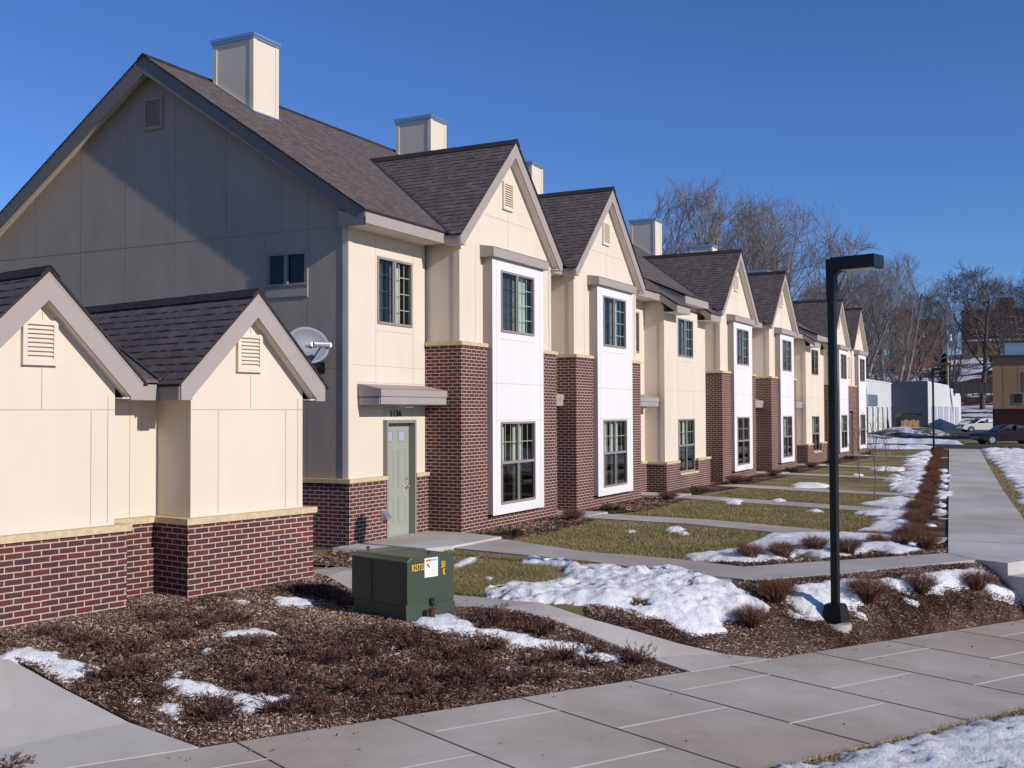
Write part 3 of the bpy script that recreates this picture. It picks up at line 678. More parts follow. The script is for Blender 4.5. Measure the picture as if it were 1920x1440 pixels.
# ---- chimneys
for yc_ in (17.13, 24.05, 30.03, 41.27, 49.1, 59.4):
    ch = MB(); x1 = -14.82; x0 = x1-1.07; y1 = yc_+.77; zt = 10.18
    ch.box(x0, x1, yc_, y1, rz(x1)-.3, zt, 0)
    for (xx, yy) in ((x0, yc_), (x1, yc_), (x1, y1), (x0, y1)):
        sx = -1 if xx == x0 else 1; sy = -1 if yy == yc_ else 1
        ch.box(xx-sx*.09, xx+sx*.015, yy-sy*.09, yy+sy*.015, rz(x1)-.3, zt-.001, 1)
    co = part(ch, 'chimney', [M['cream'], M['cream']])
    cp = MB(); cp.box(x0-.05, x1+.05, yc_-.05, y1+.05, zt, zt+.06); cp.box(x0-.035, x1+.035, yc_-.035, y1+.035, zt-.05, zt)
    part(cp, 'chimney_cap', M['chimcap'], co)
    fl = MB(); fl.box(x0-.05, x1+.06, yc_-.05, y1+.05, rz(x1)-.2, rz(x1)+.06); 
    fl = MB(); fl.slab([(x1+.05, yc_-.05, rz(x1+.05)+.06), (x1+.05, y1+.05, rz(x1+.05)+.06), (x0, y1+.05, rz(x0)+.06), (x0, yc_-.05, rz(x0)+.06)], (0, 0, .02)); part(fl, 'flashing', M['chimcap'], co)
# dryer vent by the first door
dv = MB(); yv = 16.70; dv.box(XW, XW+.02, yv-.10, yv+.10, .40, .60, 0); dv.slab([(XW+.02, yv-.085, .585), (XW+.11, yv-.085, .49), (XW+.11, yv-.085, .44), (XW+.02, yv-.085, .44)], (0, .17, 0), 0)
part(dv, 'dryer_vent', M['silver'])

def text_obj(body, size, mat, parent, mtx, name='lettering', ext=.004, bold=.0, gap=1.0):
    cu = bpy.data.curves.new(name, 'FONT'); cu.body = body; cu.size = size; cu.extrude = ext; cu.offset = bold; cu.space_character = gap
    cu.align_x = 'CENTER'; cu.align_y = 'CENTER'
    to = bpy.data.objects.new('t', cu); C.objects.link(to)
    dg = bpy.context.evaluated_depsgraph_get(); me = bpy.data.meshes.new_from_object(to.evaluated_get(dg)); C.objects.unlink(to)
    me.materials.clear(); me.materials.append(mat)
    o = bpy.data.objects.new(name, me); C.objects.link(o); o.parent = parent; o.matrix_local = mtx
    return o
b0 = base_of(house)
fx = Matrix(((0, 0, 1, 0), (1, 0, 0, 0), (0, 1, 0, 0), (0, 0, 0, 1)))     # text plane facing +X
text_obj('1136', .16, M['black'], house, Matrix.Translation(Vector((XWC+.012, 17.2, 2.385))-b0)@fx@Matrix.Diagonal((.98, 1.0, 1, 1)), 'house_number', .006, .002, 1.3)

# ================================================================== GROUND
def st(x, y): return ((x-P0[0])*UU[0]+(y-P0[1])*UU[1], (x-P0[0])*NN[0]+(y-P0[1])*NN[1])
def xy(s, t): return (P0[0]+UU[0]*s+NN[0]*t, P0[1]+UU[1]*s+NN[1]*t)
def zt_(x, y): return zf(x, y)
def hill(x, y):                                 # the wooded slope beyond the far car park
    x = np.asarray(x, float); y = np.asarray(y, float)
    h = 13.5*S((y+.25*x-205)/85)+3.0*S((y+.25*x-175)/30)
    return h
def grid_mesh(name, xs, ys, zfun, mat):
    X, Y = np.meshgrid(xs, ys); Z = zfun(X, Y); nx, ny = len(xs), len(ys)
    V = np.stack([X.ravel(), Y.ravel(), Z.ravel()], 1)
    i = (np.arange(ny-1)[:, None]*nx+np.arange(nx-1)[None, :]).ravel()
    return np_mesh(name, V, np.stack([i, i+1, i+1+nx, i+nx], 1), mat, smooth=True)
xs = np.concatenate([[-900, -400, -200, -100, -60, -40, -28, -20], np.arange(-16, 6.01, .25), [8, 12, 20, 40, 80, 160, 400, 900]])
ys = np.concatenate([[-60, -20, -5], np.arange(0, 26, .25), np.arange(26, 80, 2), np.arange(80, 330, 6), [400, 600, 1000, 1500]])
gnd = grid_mesh('ground', xs, ys, lambda x, y: zf(x, y)-.02-.08*S((st(x, y)[0]-6.2)/.6)*S((1.7-st(x, y)[1])/.4)*S((st(x, y)[1]+.4)/.3)+np.where(y > 100, hill(x, y), 0), M['lawn']); tag(gnd, kind='structure')

def inside(px, py, poly):
    poly = np.asarray(poly); n = len(poly); r = np.zeros(px.shape, bool); j = n-1
    for i in range(n):
        xi, yi = poly[i]; xj, yj = poly[j]
        c = ((yi > py) != (yj > py)) & (px < (xj-xi)*(py-yi)/(yj-yi+1e-12)+xi); r ^= c; j = i
    return r
def edge_dist(px, py, poly):
    poly = np.asarray(poly, float); d = np.full(px.shape, 1e9)
    for i in range(len(poly)):
        a, b_ = poly[i-1], poly[i]; ab = b_-a; L2 = (ab@ab)+1e-12
        t = np.clip(((px-a[0])*ab[0]+(py-a[1])*ab[1])/L2, 0, 1)
        d = np.minimum(d, np.hypot(px-a[0]-t*ab[0], py-a[1]-t*ab[1]))
    return np.where(inside(px, py, poly), d, -d)
# value noise for terrain-like variation
_G = rng.random((256, 256))
def vn(x, y, sc):
    x = np.asarray(x)*sc+1000.3; y = np.asarray(y)*sc+1000.7; i = np.floor(x).astype(int); j = np.floor(y).astype(int); fx_ = S(x-i); fy = S(y-j)
    g = lambda a, b_: _G[a % 256, b_ % 256]
    return (g(i, j)*(1-fx_)+g(i+1, j)*fx_)*(1-fy)+(g(i, j+1)*(1-fx_)+g(i+1, j+1)*fx_)*fy
def fbm(x, y, sc, o=4):
    r = 0; a = .5; tot = 0
    for k in range(o): r = r+a*vn(x+17.1*k, y-9.3*k, sc*2**k); tot += a; a *= .5
    return r/tot
from mathutils.geometry import delaunay_2d_cdt
def sheet(name, poly, off, mat, step=.5, skirt=0.0, zfun=None, label=None, zconst=None, rough_edge=0.0):
    poly = [tuple(p) for p in poly]; zfun = zfun or zf
    dense = []
    for i, a in enumerate(poly):
        b_ = poly[(i+1) % len(poly)]; n = max(1, int(math.hypot(b_[0]-a[0], b_[1]-a[1])/step))
        for k in range(n):
            x = a[0]+(b_[0]-a[0])*k/n; y = a[1]+(b_[1]-a[1])*k/n
            if rough_edge: x += (random.random()-.5)*rough_edge; y += (random.random()-.5)*rough_edge
            dense.append((x, y))
    P = np.array(dense); x0, y0 = P.min(0); x1, y1 = P.max(0)
    gx, gy = np.meshgrid(np.arange(x0, x1, step), np.arange(y0, y1, step)); gx = gx.ravel(); gy = gy.ravel()
    m_ = edge_dist(gx, gy, dense) > step*.4
    vs = [Vector(p) for p in dense]+[Vector((a, b_)) for a, b_ in zip(gx[m_], gy[m_])]
    n = len(dense); V2, E2, F2, *_ = delaunay_2d_cdt(vs, [(i, (i+1) % n) for i in range(n)], [list(range(n))], 1, 1e-6)
    zz = (lambda x, y: zconst) if zconst is not None else (lambda x, y: float(zfun(x, y)))
    mb = MB(); pts = [(v.x, v.y, zz(v.x, v.y)+off) for v in V2]
    area = sum(dense[i-1][0]*dense[i][1]-dense[i][0]*dense[i-1][1] for i in range(n))
    mb.add(pts, [tuple(f) for f in F2])
    if skirt:
        for i in range(n):
            a, b_ = dense[i-1], dense[i]
            if area > 0: a, b_ = b_, a
            za, zb = zz(*a)+off, zz(*b_)+off; mb.quad((a[0], a[1], za), (b_[0], b_[1], zb), (b_[0], b_[1], zb-skirt), (a[0], a[1], za-skirt))
    o = mb.build(name, mat); tag(o, label=label, kind='structure'); return o
def pxs(l): return [ug(*p) for p in l]

# --- concrete
WL = 2.95
walk_poly = [xy(-9, 0), xy(16, 0), xy(16, -WL), xy(-9, -WL)]
sheet('front_walk', walk_poly, .012, M['walk'], .6, .12)
J = MB(); JL = MB()
def strip(mb, a, b_, wd, off=.016):
    n = max(1, int(math.hypot(b_[0]-a[0], b_[1]-a[1])/.5)); d = np.array(b_)-np.array(a); d = d/np.linalg.norm(d); q = np.array([-d[1], d[0]])*wd/2
    for k in range(n):
        p = np.array(a)+(np.array(b_)-a)*k/n; r = np.array(a)+(np.array(b_)-a)*(k+1)/n
        mb.quad((*(p-q), float(zf(*p))+off), (*(r-q), float(zf(*r))+off), (*(r+q), float(zf(*r))+off), (*(p+q), float(zf(*p))+off))
for k in range(-6, 11):
    s0 = .35+1.5*k
    strip(J, xy(s0-.02, 0), xy(s0+.22, -WL), .016)
    for t in ((-.62, -2.12) if k % 2 == 1 else (-1.4,)):
        strip(JL, xy(s0+.05+.06, t), xy(s0+1.5+.05, t+.02), .034)
wk = J.build('walk_joint', M['joint_dark']); tag(wk, kind='structure'); wk = JL.build('walk_joint_line', M['joint_light']); tag(wk, kind='structure')

porch = [(-11.4, 15.25), (-11.4, 18.27), (-10.5, 18.27), (-9.55, 18.0), (-9.66, 16.35), (-10.1, 15.45)]
path1 = [(-9.56, 18.0), (-7.35, 16.95), (-5.63, 16.74), (-4.99, 16.51), (-4.48, 16.36), (-3.14, 17.93), (-1.86, 19.40), (-1.30, 18.85), (-2.24, 17.5), (-2.88, 16.52), (-3.85, 15.31), (-4.45, 14.99), (-6.91, 15.91), (-7.95, 16.12), (-9.70, 16.42)]
sheet('porch_slab', porch, .07, M['sidewalk'], .5, .2, zconst=0.0)
sheet('entry_path', path1, .03, M['path'], .6, .16, zconst=0.0)
gp_lo = [xy(5.70, -.03)]+pxs([(1214, 1235)])+[(-6.9, 11.55), (-8.5, 11.75), (-9.6, 12.2)]
gp_up = [(-9.6, 13.0), (-8.4, 12.75)]+pxs([(860, 1119), (1104, 1162)])+[xy(7.05, -.03)]
sheet('bed_path', gp_lo+gp_up, .018, M['path'], .5, .10)
# short walks to the other doors: a pad at each door, then a strip to the pavement
def rect(x0, x1, y0, y1): return [(x0, y0), (x1, y0), (x1, y1), (x0, y1)]
def band(pts_, wd):
    up = []; lo = []
    for i, p in enumerate(pts_):
        a = np.array(pts_[max(0, i-1)]); b_ = np.array(pts_[min(len(pts_)-1, i+1)]); d = b_-a; d = d/np.linalg.norm(d); q = np.array([-d[1], d[0]])*wd/2
        up.append(tuple(np.array(p)+q)); lo.append(tuple(np.array(p)-q))
    return lo+up[::-1]
dw = [(23.25, [(-10.2, 23.1), (-7.2, 22.7), (-4.4, 21.6), (-2.1, 21.3)]), (29.6, [(-10.2, 29.5), (-7.2, 28.4), (-3.5, 27.0), (-2.6, 26.8)]), (41.9, [(-10.2, 41.8), (-7.2, 40.8), (-3.9, 39.5)]), (48.9, [(-10.2, 48.8), (-7.2, 47.8), (-4.6, 46.9)]), (60.4, [(-10.2, 60.3), (-7.5, 59.4), (-5.8, 58.8)]), (35.4, [(-10.0, 34.4), (-6.4, 33.1), (-3.0, 32.3)])]
for yc_, pl in dw:
    if yc_ != 35.4: sheet('door_pad', rect(-11.4, -9.8, yc_-.55, yc_+.6), .035, M['sidewalk'], .6, .1)
    sheet('garden_path', band(pl, 1.05), .022, M['path'], .8, .08)
def sideL(y): return -1.86+(-6.76+1.86)*(y-19.4)/(71.8-19.4)
sw = [(-1.86, 19.40), (-1.37, 18.72), xy(st(-1.37, 18.72)[0]+3.2, st(-1.37, 18.72)[1]), (3.4, 24.8), (-.70, 23.4), (-1.86, 35.5), (-3.3, 52.0), (-5.05, 72.4), (-6.80, 72.4)]
sheet('sidewalk', sw, .034, M['sidewalk'], 1.0, .2, zconst=0.0)
SJ = MB(); y = 21.2
def strip0(mb, a, b_, wd, off): mb.quad((a[0], a[1]-wd/2, off), (b_[0], b_[1]-wd/2, off), (b_[0], b_[1]+wd/2, off), (a[0], a[1]+wd/2, off))
while y < 72:
    strip0(SJ, (sideL(y), y), (min(-.75, -.70+(y-23.4)*(-.0938)), y+.05), .016, .038); y += 1.55
o = SJ.build('sidewalk_joint', M['joint_dark']); tag(o, kind='structure')
sheet('garage_path', [(-6.63, 6.99), (-8.88, 6.80), (-13, 6.5), (-13, 5.2), (-7.9, 5.55), (-7.0, 5.75)]+[xy(-1.2, .0)], .02, M['path'], .6, .1)
# steps down from the pavement to the front walk
s0, t0 = st(-1.37, 18.72); SB = MB()
def stp(s, t): x, y = xy(s, t); return (x, y)
for k in range(4):
    ztop = .034-.19*k
    a = [stp(s0, t0 if k == 0 else t0-.52-.28*(k-1)), stp(s0+3.2, t0 if k == 0 else t0-.52-.28*(k-1)), stp(s0+3.2, t0-.52-.28*k), stp(s0, t0-.52-.28*k)]
    SB.slab([(p[0], p[1], ztop-(.0 if k else 0)) for p in a], (0, 0, -.9-ztop))
o = SB.build('steps', M['sidewalk']); tag(o, kind='structure')

# --- planting beds
bed1 = [(-8.95, 6.83), (-6.66, 7.03), 0, 0, 0]+pxs([(1214, 1237)])+[(-6.9, 11.55), (-8.5, 11.75), (-9.6, 12.2), (-9.9, 11.9), (-10.4, 9.0), (-11.5, 6.6)]
bed1[2:5] = [xy(1.2, .01), xy(3.3, .01), xy(5.9, .01)]
sheet('mulch_bed', bed1, .003, M['mulch'], .35)
bed2 = [xy(6.7, .01)]+[xy(s, .01) for s in (8.2, 10, 12, 14.5)]+[(-.4, 18.2), (-1.30, 18.8), (-2.24, 17.5), (-2.88, 16.52), (-3.85, 15.31), (-4.1, 15.15), (-4.5, 14.2), (-5.1, 13.1), (-5.45, 12.55)]+pxs([(1098, 1172), (1180, 1195), (1270, 1215), (1340, 1228)])
sheet('mulch_bed', bed2, .003, M['mulch'], .35)
bed3 = [(-4.48, 16.38), (-3.14, 17.93), (-1.88, 19.42), (-2.0, 20.9), (-3.1, 20.6), (-3.2, 19.0), (-4.0, 18.0), (-5.2, 16.75)]
sheet('mulch_bed', bed3, .006, M['mulch'], .5)
hl = [(sideL(y)-.02, y) for y in (20.9, 35, 50, 71)]+[(sideL(y)-.85, y) for y in (71, 50, 35, 20.6)]
sheet('mulch_bed', hl, .006, M['mulch'], 1.0)
fbeds = [rect(-11.3, -9.5, 13.6, 15.6), [(-10.5, 18.35), (-9.4, 18.15), (-9.2, 19.2), (-9.45, 22.3), (-9.7, 22.9), (-10.6, 22.6)], [(-10.6, 24.0), (-9.7, 23.95), (-9.2, 25.0), (-9.4, 28.6), (-10.6, 28.8)], [(-10.75, 30.3), (-9.7, 30.3), (-9.4, 34.0), (-10.6, 36.0)], [(-10.6, 36.0), (-9.6, 35.6), (-9.4, 40.9), (-10.6, 41.2)], [(-10.6, 42.7), (-9.5, 42.6), (-9.4, 48.0), (-10.6, 48.1)], [(-10.6, 50), (-9.5, 50), (-9.4, 59.8), (-10.6, 59.8)]]
for fb in fbeds: sheet('mulch_bed', fb, .008, M['mulch'], .6)
# --- far roads and car park
sheet('road', [(-60, 76.5), (40, 73.5), (40, 80.5), (-60, 84.5)], .01, M['asphalt'], 6)
sheet('car_park', [(-14, 112), (30, 104), (40, 150), (-15.7, 150)], .012, M['asphalt'], 8)

# --- loose chips, grass blades
def scatter_poly(polys, dens, excl=()):
    out = []
    for poly in polys:
        P = np.array(poly); x0, y0 = P.min(0); x1, y1 = P.max(0); n = int((x1-x0)*(y1-y0)*dens)
        x = rng.uniform(x0, x1, n); y = rng.uniform(y0, y1, n); m_ = inside(x, y, poly)
        for e in excl: m_ &= ~inside(x, y, e)
        out.append(np.stack([x[m_], y[m_]], 1))
    return np.concatenate(out)
def chips(name, polys, dens, mat, l0=.02, l1=.07, wd=.009, off=.006, excl=()):
    p = scatter_poly(polys, dens, excl); n = len(p); a = rng.uniform(0, 2*np.pi, n); tl = rng.normal(0, .35, n); L = rng.uniform(l0, l1, n)*.5*(.5+rng.random(n)**2); W_ = wd*rng.uniform(.5, 1.5, n)*.5
    z = zf(p[:, 0], p[:, 1])+off+rng.random(n)*.02
    dx, dy, dz = np.cos(a)*np.cos(tl)*L, np.sin(a)*np.cos(tl)*L, np.sin(tl)*L
    rl = rng.normal(0, .6, n); qx, qy, qz = -np.sin(a)*W_*np.cos(rl), np.cos(a)*W_*np.cos(rl), np.sin(rl)*W_
    c = np.stack([p[:, 0], p[:, 1], z], 1); D = np.stack([dx, dy, dz], 1); Q = np.stack([qx, qy, qz], 1)
    V = np.stack([c-D-Q, c+D-Q, c+D+Q, c-D+Q], 1).reshape(-1, 3); Fq = np.arange(4*n).reshape(-1, 4)
    o = np_mesh(name, V, Fq, mat); tag(o, kind='stuff'); return o
ch_ = chips('wood_chips', [bed1, bed2], 5200, M['chips'], .014, .055, .0085, .006, [gp_lo+gp_up]); ch_['label'] = 'loose grey and brown bark mulch chips'
ch2 = chips('wood_chips', [bed3]+fbeds[:3], 900, M['chips'], .03, .08, .014)

chips('leaf_litter', [[xy(-3, -.02), xy(13, -.02), xy(13, -.35), xy(-3, -.35)], gp_lo+gp_up], 14, M['chips'], .015, .05, .012, .018)
chips('leaf_litter', [[xy(-3, -.35), xy(13, -.35), xy(13, -WL), xy(-3, -WL)]], 1.5, M['chips'], .012, .035, .014, .018)
lawn = [(-9.5, 13.0), (-7.3, 12.45), (-5.6, 12.75), (-5.1, 13.1), (-4.5, 14.2), (-4.2, 15.0), (-4.5, 14.95), (-6.91, 15.88), (-7.95, 16.1), (-9.7, 16.3), (-9.55, 15.4), (-9.5, 13.6)]
lawn2 = [(-9.5, 18.1), (-7.35, 17.0), (-5.63, 16.8), (-5.2, 16.8), (-3.2, 19.0), (-3.1, 20.6), (-4.4, 21.0), (-7.2, 22.1), (-9.4, 22.4), (-9.2, 19.2)]
def blades(name, polys, dens, mat, h0=.02, h1=.05, w_=.004):
    p = scatter_poly(polys, dens); n = len(p); a = rng.uniform(0, 2*np.pi, n); h = rng.uniform(h0, h1, n); z = zf(p[:, 0], p[:, 1])-.018
    tx, ty = rng.normal(0, 1, n)*h*.8, rng.normal(0, 1, n)*h*.8
    c = np.stack([p[:, 0], p[:, 1], z], 1); q = np.stack([np.cos(a), np.sin(a), 0*a], 1)*w_
    tip = c+np.stack([tx, ty, h+.012], 1)
    V = np.stack([c-q, c+q, tip], 1).reshape(-1, 3)
    o = np_mesh(name, V, np.arange(3*n).reshape(-1, 3), mat); tag(o, kind='stuff'); return o
blades('grass', [lawn], 6500, M['blades']); blades('grass', [lawn2], 2600, M['blades'], .02, .05, .006)
p3 = [[(-9.3, 24.2), (-4.5, 22.3), (-2.9, 22.0), (-3.2, 26.4), (-9.2, 28.8)], [(-9.2, 30.2), (-3.6, 27.9), (-3.6, 31.6), (-9.3, 33.8)]]
blades('grass', p3, 2000, M['blades'], .015, .04, .006)
fringe = [xy(-2, -WL), xy(10, -WL), xy(10, -WL-.22), xy(-2, -WL-.22)]
blades('grass', [fringe], 6000, M['drygrass'], .02, .06, .004)
fr2 = [(-.70, 23.5), (-1.86, 35.5), (-3.3, 52), (-2.9, 52), (-1.45, 35.5), (-.30, 23.5)]
blades('grass', [fr2], 1200, M['drygrass'], .02, .06, .009)

# --- snow
def snow(name, polys, res, hmax, k=.25, edge=.10, freq=5.0, off=.0, lump=.6, label=None, zfun=None, hole=0.0):
    zfun = zfun or zf; Vs = []; Fs = []; nv = 0
    for poly in polys:
        P = np.array(poly); x0, y0 = P.min(0)-.15; x1, y1 = P.max(0)+.15
        gx = np.arange(x0, x1+res, res); gy = np.arange(y0, y1+res, res); X, Y = np.meshgrid(gx, gy)
        X = X+rng.uniform(-.3, .3, X.shape)*res; Y = Y+rng.uniform(-.3, .3, Y.shape)*res
        d = edge_dist(X, Y, poly)+edge*(fbm(X, Y, freq, 4)-.5)*2.4
        if hole: d = np.minimum(d, (fbm(X, Y, freq*.8, 5)-hole)*1.6+.1*(1-np.clip(d, 0, 1)))
        h = np.where(d > 0, np.minimum(hmax, k*np.sqrt(np.maximum(d, 0))), -.05)
        h = h*(1-lump+lump*1.7*fbm(X, Y, freq*1.4, 4))
        h = np.where(d > 0, h+.4*res*(rng.random(X.shape)-.5)*np.minimum(1, d/.05)*np.minimum(1, hmax/.08), -.05)
        h = np.where(d > 0, h+hmax*.34*(fbm(X, Y, freq*4.5, 3)-.5)*np.minimum(1, d/.06), h)
        h = np.where(d > 0, h*(.35+.65*np.clip(d/.10, 0, 1)), h)
        Z = zfun(X, Y)+off+h
        keep = d > 0; ny, nx = X.shape
        c = keep[:-1, :-1] | keep[1:, :-1] | keep[:-1, 1:] | keep[1:, 1:]
        i = (np.arange(ny-1)[:, None]*nx+np.arange(nx-1)[None, :])[c]
        Vs.append(np.stack([X.ravel(), Y.ravel(), Z.ravel()], 1)); Fs.append(np.stack([i, i+1, i+1+nx, i+nx], 1)+nv); nv += X.size
    V = np.concatenate(Vs); Fq = np.concatenate(Fs); used = np.unique(Fq); mp = np.zeros(len(V), int); mp[used] = np.arange(len(used))
    o = np_mesh(name, V[used], mp[Fq], M['snow'], smooth=True); tag(o, label=label, kind='stuff'); return o
snow('snow', [pxs([(905,1110),(935,1094),(1000,1100),(1040,1090),(1060,1078),(1045,1064),(968,1055),(985,1049),(1070,1052),(1110,1066),(1200,1070),(1260,1066),(1300,1075),(1380,1098),(1410,1120),(1455,1140),(1440,1160),(1400,1158),(1370,1172),(1340,1188),(1310,1192),(1260,1178),(1230,1162),(1180,1152),(1120,1138),(1050,1132),(980,1130),(930,1124)])],
     .028, .10, .17, .14, 3.8, lump=.85, hole=.27, label='melting snow heap across the small lawn')
snow('snow', [pxs([(1462,1128),(1480,1100),(1540,1090),(1560,1088),(1640,1087),(1700,1079),(1760,1071),(1838,1063),(1862,1080),(1840,1102),(1790,1112),(1740,1108),(1700,1114),(1640,1106),(1622,1118),(1605,1146),(1560,1162),(1520,1164),(1490,1146)]), pxs([(1470,1140),(1500,1150),(1515,1162),(1490,1160)]), pxs([(1600,1145),(1625,1152),(1625,1162),(1598,1160)]),
     pxs([(1850,1094),(1890,1104),(1930,1117),(1930,1130),(1880,1120),(1855,1108)]), pxs([(1690,1116),(1728,1130),(1712,1132),(1688,1122)]), pxs([(1380,1183),(1410,1190),(1404,1197),(1378,1190)])], .03, .085, .17, .08, 4.2, lump=.8, hole=.22, label='snow bank behind the street lamp')
sp = [[(755,1172),(790,1158),(840,1153),(870,1162),(900,1180),(960,1182),(1010,1197),(1060,1201),(1090,1207),(1130,1222),(1180,1229),(1170,1241),(1110,1243),(1060,1222),(1000,1218),(950,1215),(940,1197),(880,1192),(820,1186)],
 [(905,1268),(925,1252),(950,1246),(970,1252),(950,1262),(930,1272)], [(0,1222),(40,1215),(110,1225),(115,1235),(190,1248),(190,1262),(130,1285),(95,1270),(70,1248),(30,1240),(0,1238)],
 [(278,1277),(330,1273),(400,1283),(420,1296),(500,1303),(558,1302),(535,1322),(500,1330),(465,1346),(430,1322),(400,1312),(340,1305),(300,1290)], [(283,1325),(335,1318),(352,1345),(335,1360),(320,1350),(290,1338)],
 [(405,1192),(440,1184),(490,1180),(530,1192),(500,1198),(480,1192),(420,1199)], [(370,1219),(402,1213),(404,1221),(385,1226)], [(430,1126),(485,1127),(470,1133),(450,1138)], [(508,1121),(560,1122),(602,1129),(590,1138),(570,1145),(545,1138),(520,1138)], [(355,1140),(390,1134),(395,1139),(370,1146)],
 [(320,1258),(352,1255),(345,1275),(325,1268)], [(245,1310),(262,1308),(265,1316),(250,1318)], [(725,1225),(755,1220),(750,1228),(732,1231)], [(845,1062),(865,1052),(900,1043),(893,1054),(870,1062),(852,1066)], [(900,1083),(925,1084),(920,1090)], [(650,1046),(668,1047),(668,1055),(652,1052)],
 [(1245,993),(1268,989),(1286,992),(1280,999),(1250,999)], [(1168,995),(1195,997),(1180,1000)], [(1270,1000),(1290,999),(1295,1003),(1275,1004)]]
snow('snow', [pxs(l) for l in sp], .022, .045, .16, .05, 9, lump=.6, label='thin snow scraps on the mulch and grass')
sp = [[(1270,1044),(1330,1040),(1380,1028),(1420,1012),(1440,1002),(1540,1003),(1640,1005),(1720,1015),(1730,1030),(1690,1042),(1640,1034),(1600,1042),(1530,1050),(1500,1040),(1480,1052),(1400,1055),(1290,1050)],
 [(1640,987),(1700,963),(1728,972),(1722,1000),(1690,1000),(1650,996)], [(1590,963),(1700,956),(1730,960),(1725,970),(1680,968),(1620,966)], [(1610,945),(1650,940),(1700,938),(1735,942),(1730,956),(1680,956),(1640,951)], [(1670,918),(1700,908),(1740,903),(1738,922),(1700,924)],
 [(1655,900),(1680,897),(1700,902),(1680,906)], [(1690,890),(1720,886),(1746,884),(1744,900),(1710,902)], [(1705,875),(1750,868),(1748,880),(1720,884)], [(1440,940),(1475,936),(1478,942),(1450,944)], [(1352,938),(1395,940),(1390,947),(1360,945)], [(1515,957),(1540,955),(1540,960),(1520,961)], [(1590,892),(1620,890),(1618,895)], [(1480,910),(1505,908),(1555,910),(1550,914),(1490,914)], [(1630,878),(1700,878),(1690,883),(1640,882)], [(1665,893),(1690,890),(1688,896)]]
snow('snow', [pxs(l) for l in sp], .07, .10, .15, .14, 3.0, lump=.6, label='snow patches along the hedge and lawns')
snow('snow', [pxs([(1450, 1440), (1530,1438),(1600,1412),(1700,1387),(1800,1364),(1925,1337)])+[xy(11, -WL-.4), xy(11, -WL-4), xy(-2, -WL-4), xy(-1, -WL-.35)]], .045, .09, .16, .12, 5, lump=.6, label='snowfield beside the front walk')
edge_snow = [[(sideL(y)-.95, y) for y in (22.6, 26, 32, 40, 52, 68)]+[(sideL(y)-1.35-.5*math.sin(y*1.3)**2, y) for y in (68, 62, 57, 52, 48, 44, 40, 37, 34, 31, 28.5, 26, 24, 22.6)], [(sideL(y)-.12, y) for y in (24, 30, 38, 48)]+[(sideL(y)-.24, y) for y in (48, 38, 30, 24)]]
snow('snow', edge_snow, .08, .07, .15, .5, 1.1, lump=.7, hole=.38, label='broken snow edging both sides of the hedge')
snow('snow', [[(-.25, 23.5), (-.9, 29), (-1.4, 35.5), (-2.9, 52), (-4.7, 71), (6, 73), (14, 60), (8, 23)]],   .11, .07, .14, .35, 1.6, lump=.7, hole=.40, label='wide snowfield right of the pavement')
far = [[(-40, 72), (-12, 73), (-8, 73.2), (-8, 75.2), (-40, 75.5)], [(-40, 85.5), (-10, 84.5), (-7, 84), (-8, 90), (-20, 93), (-40, 96)], [(-5, 72.8), (-2, 73), (-2, 74.3), (-5.5, 74.6)]]
snow('snow', far, .3, .25, .2, 1.3, .35, lump=.8, label='patchy snow on the verge beyond the lawns')

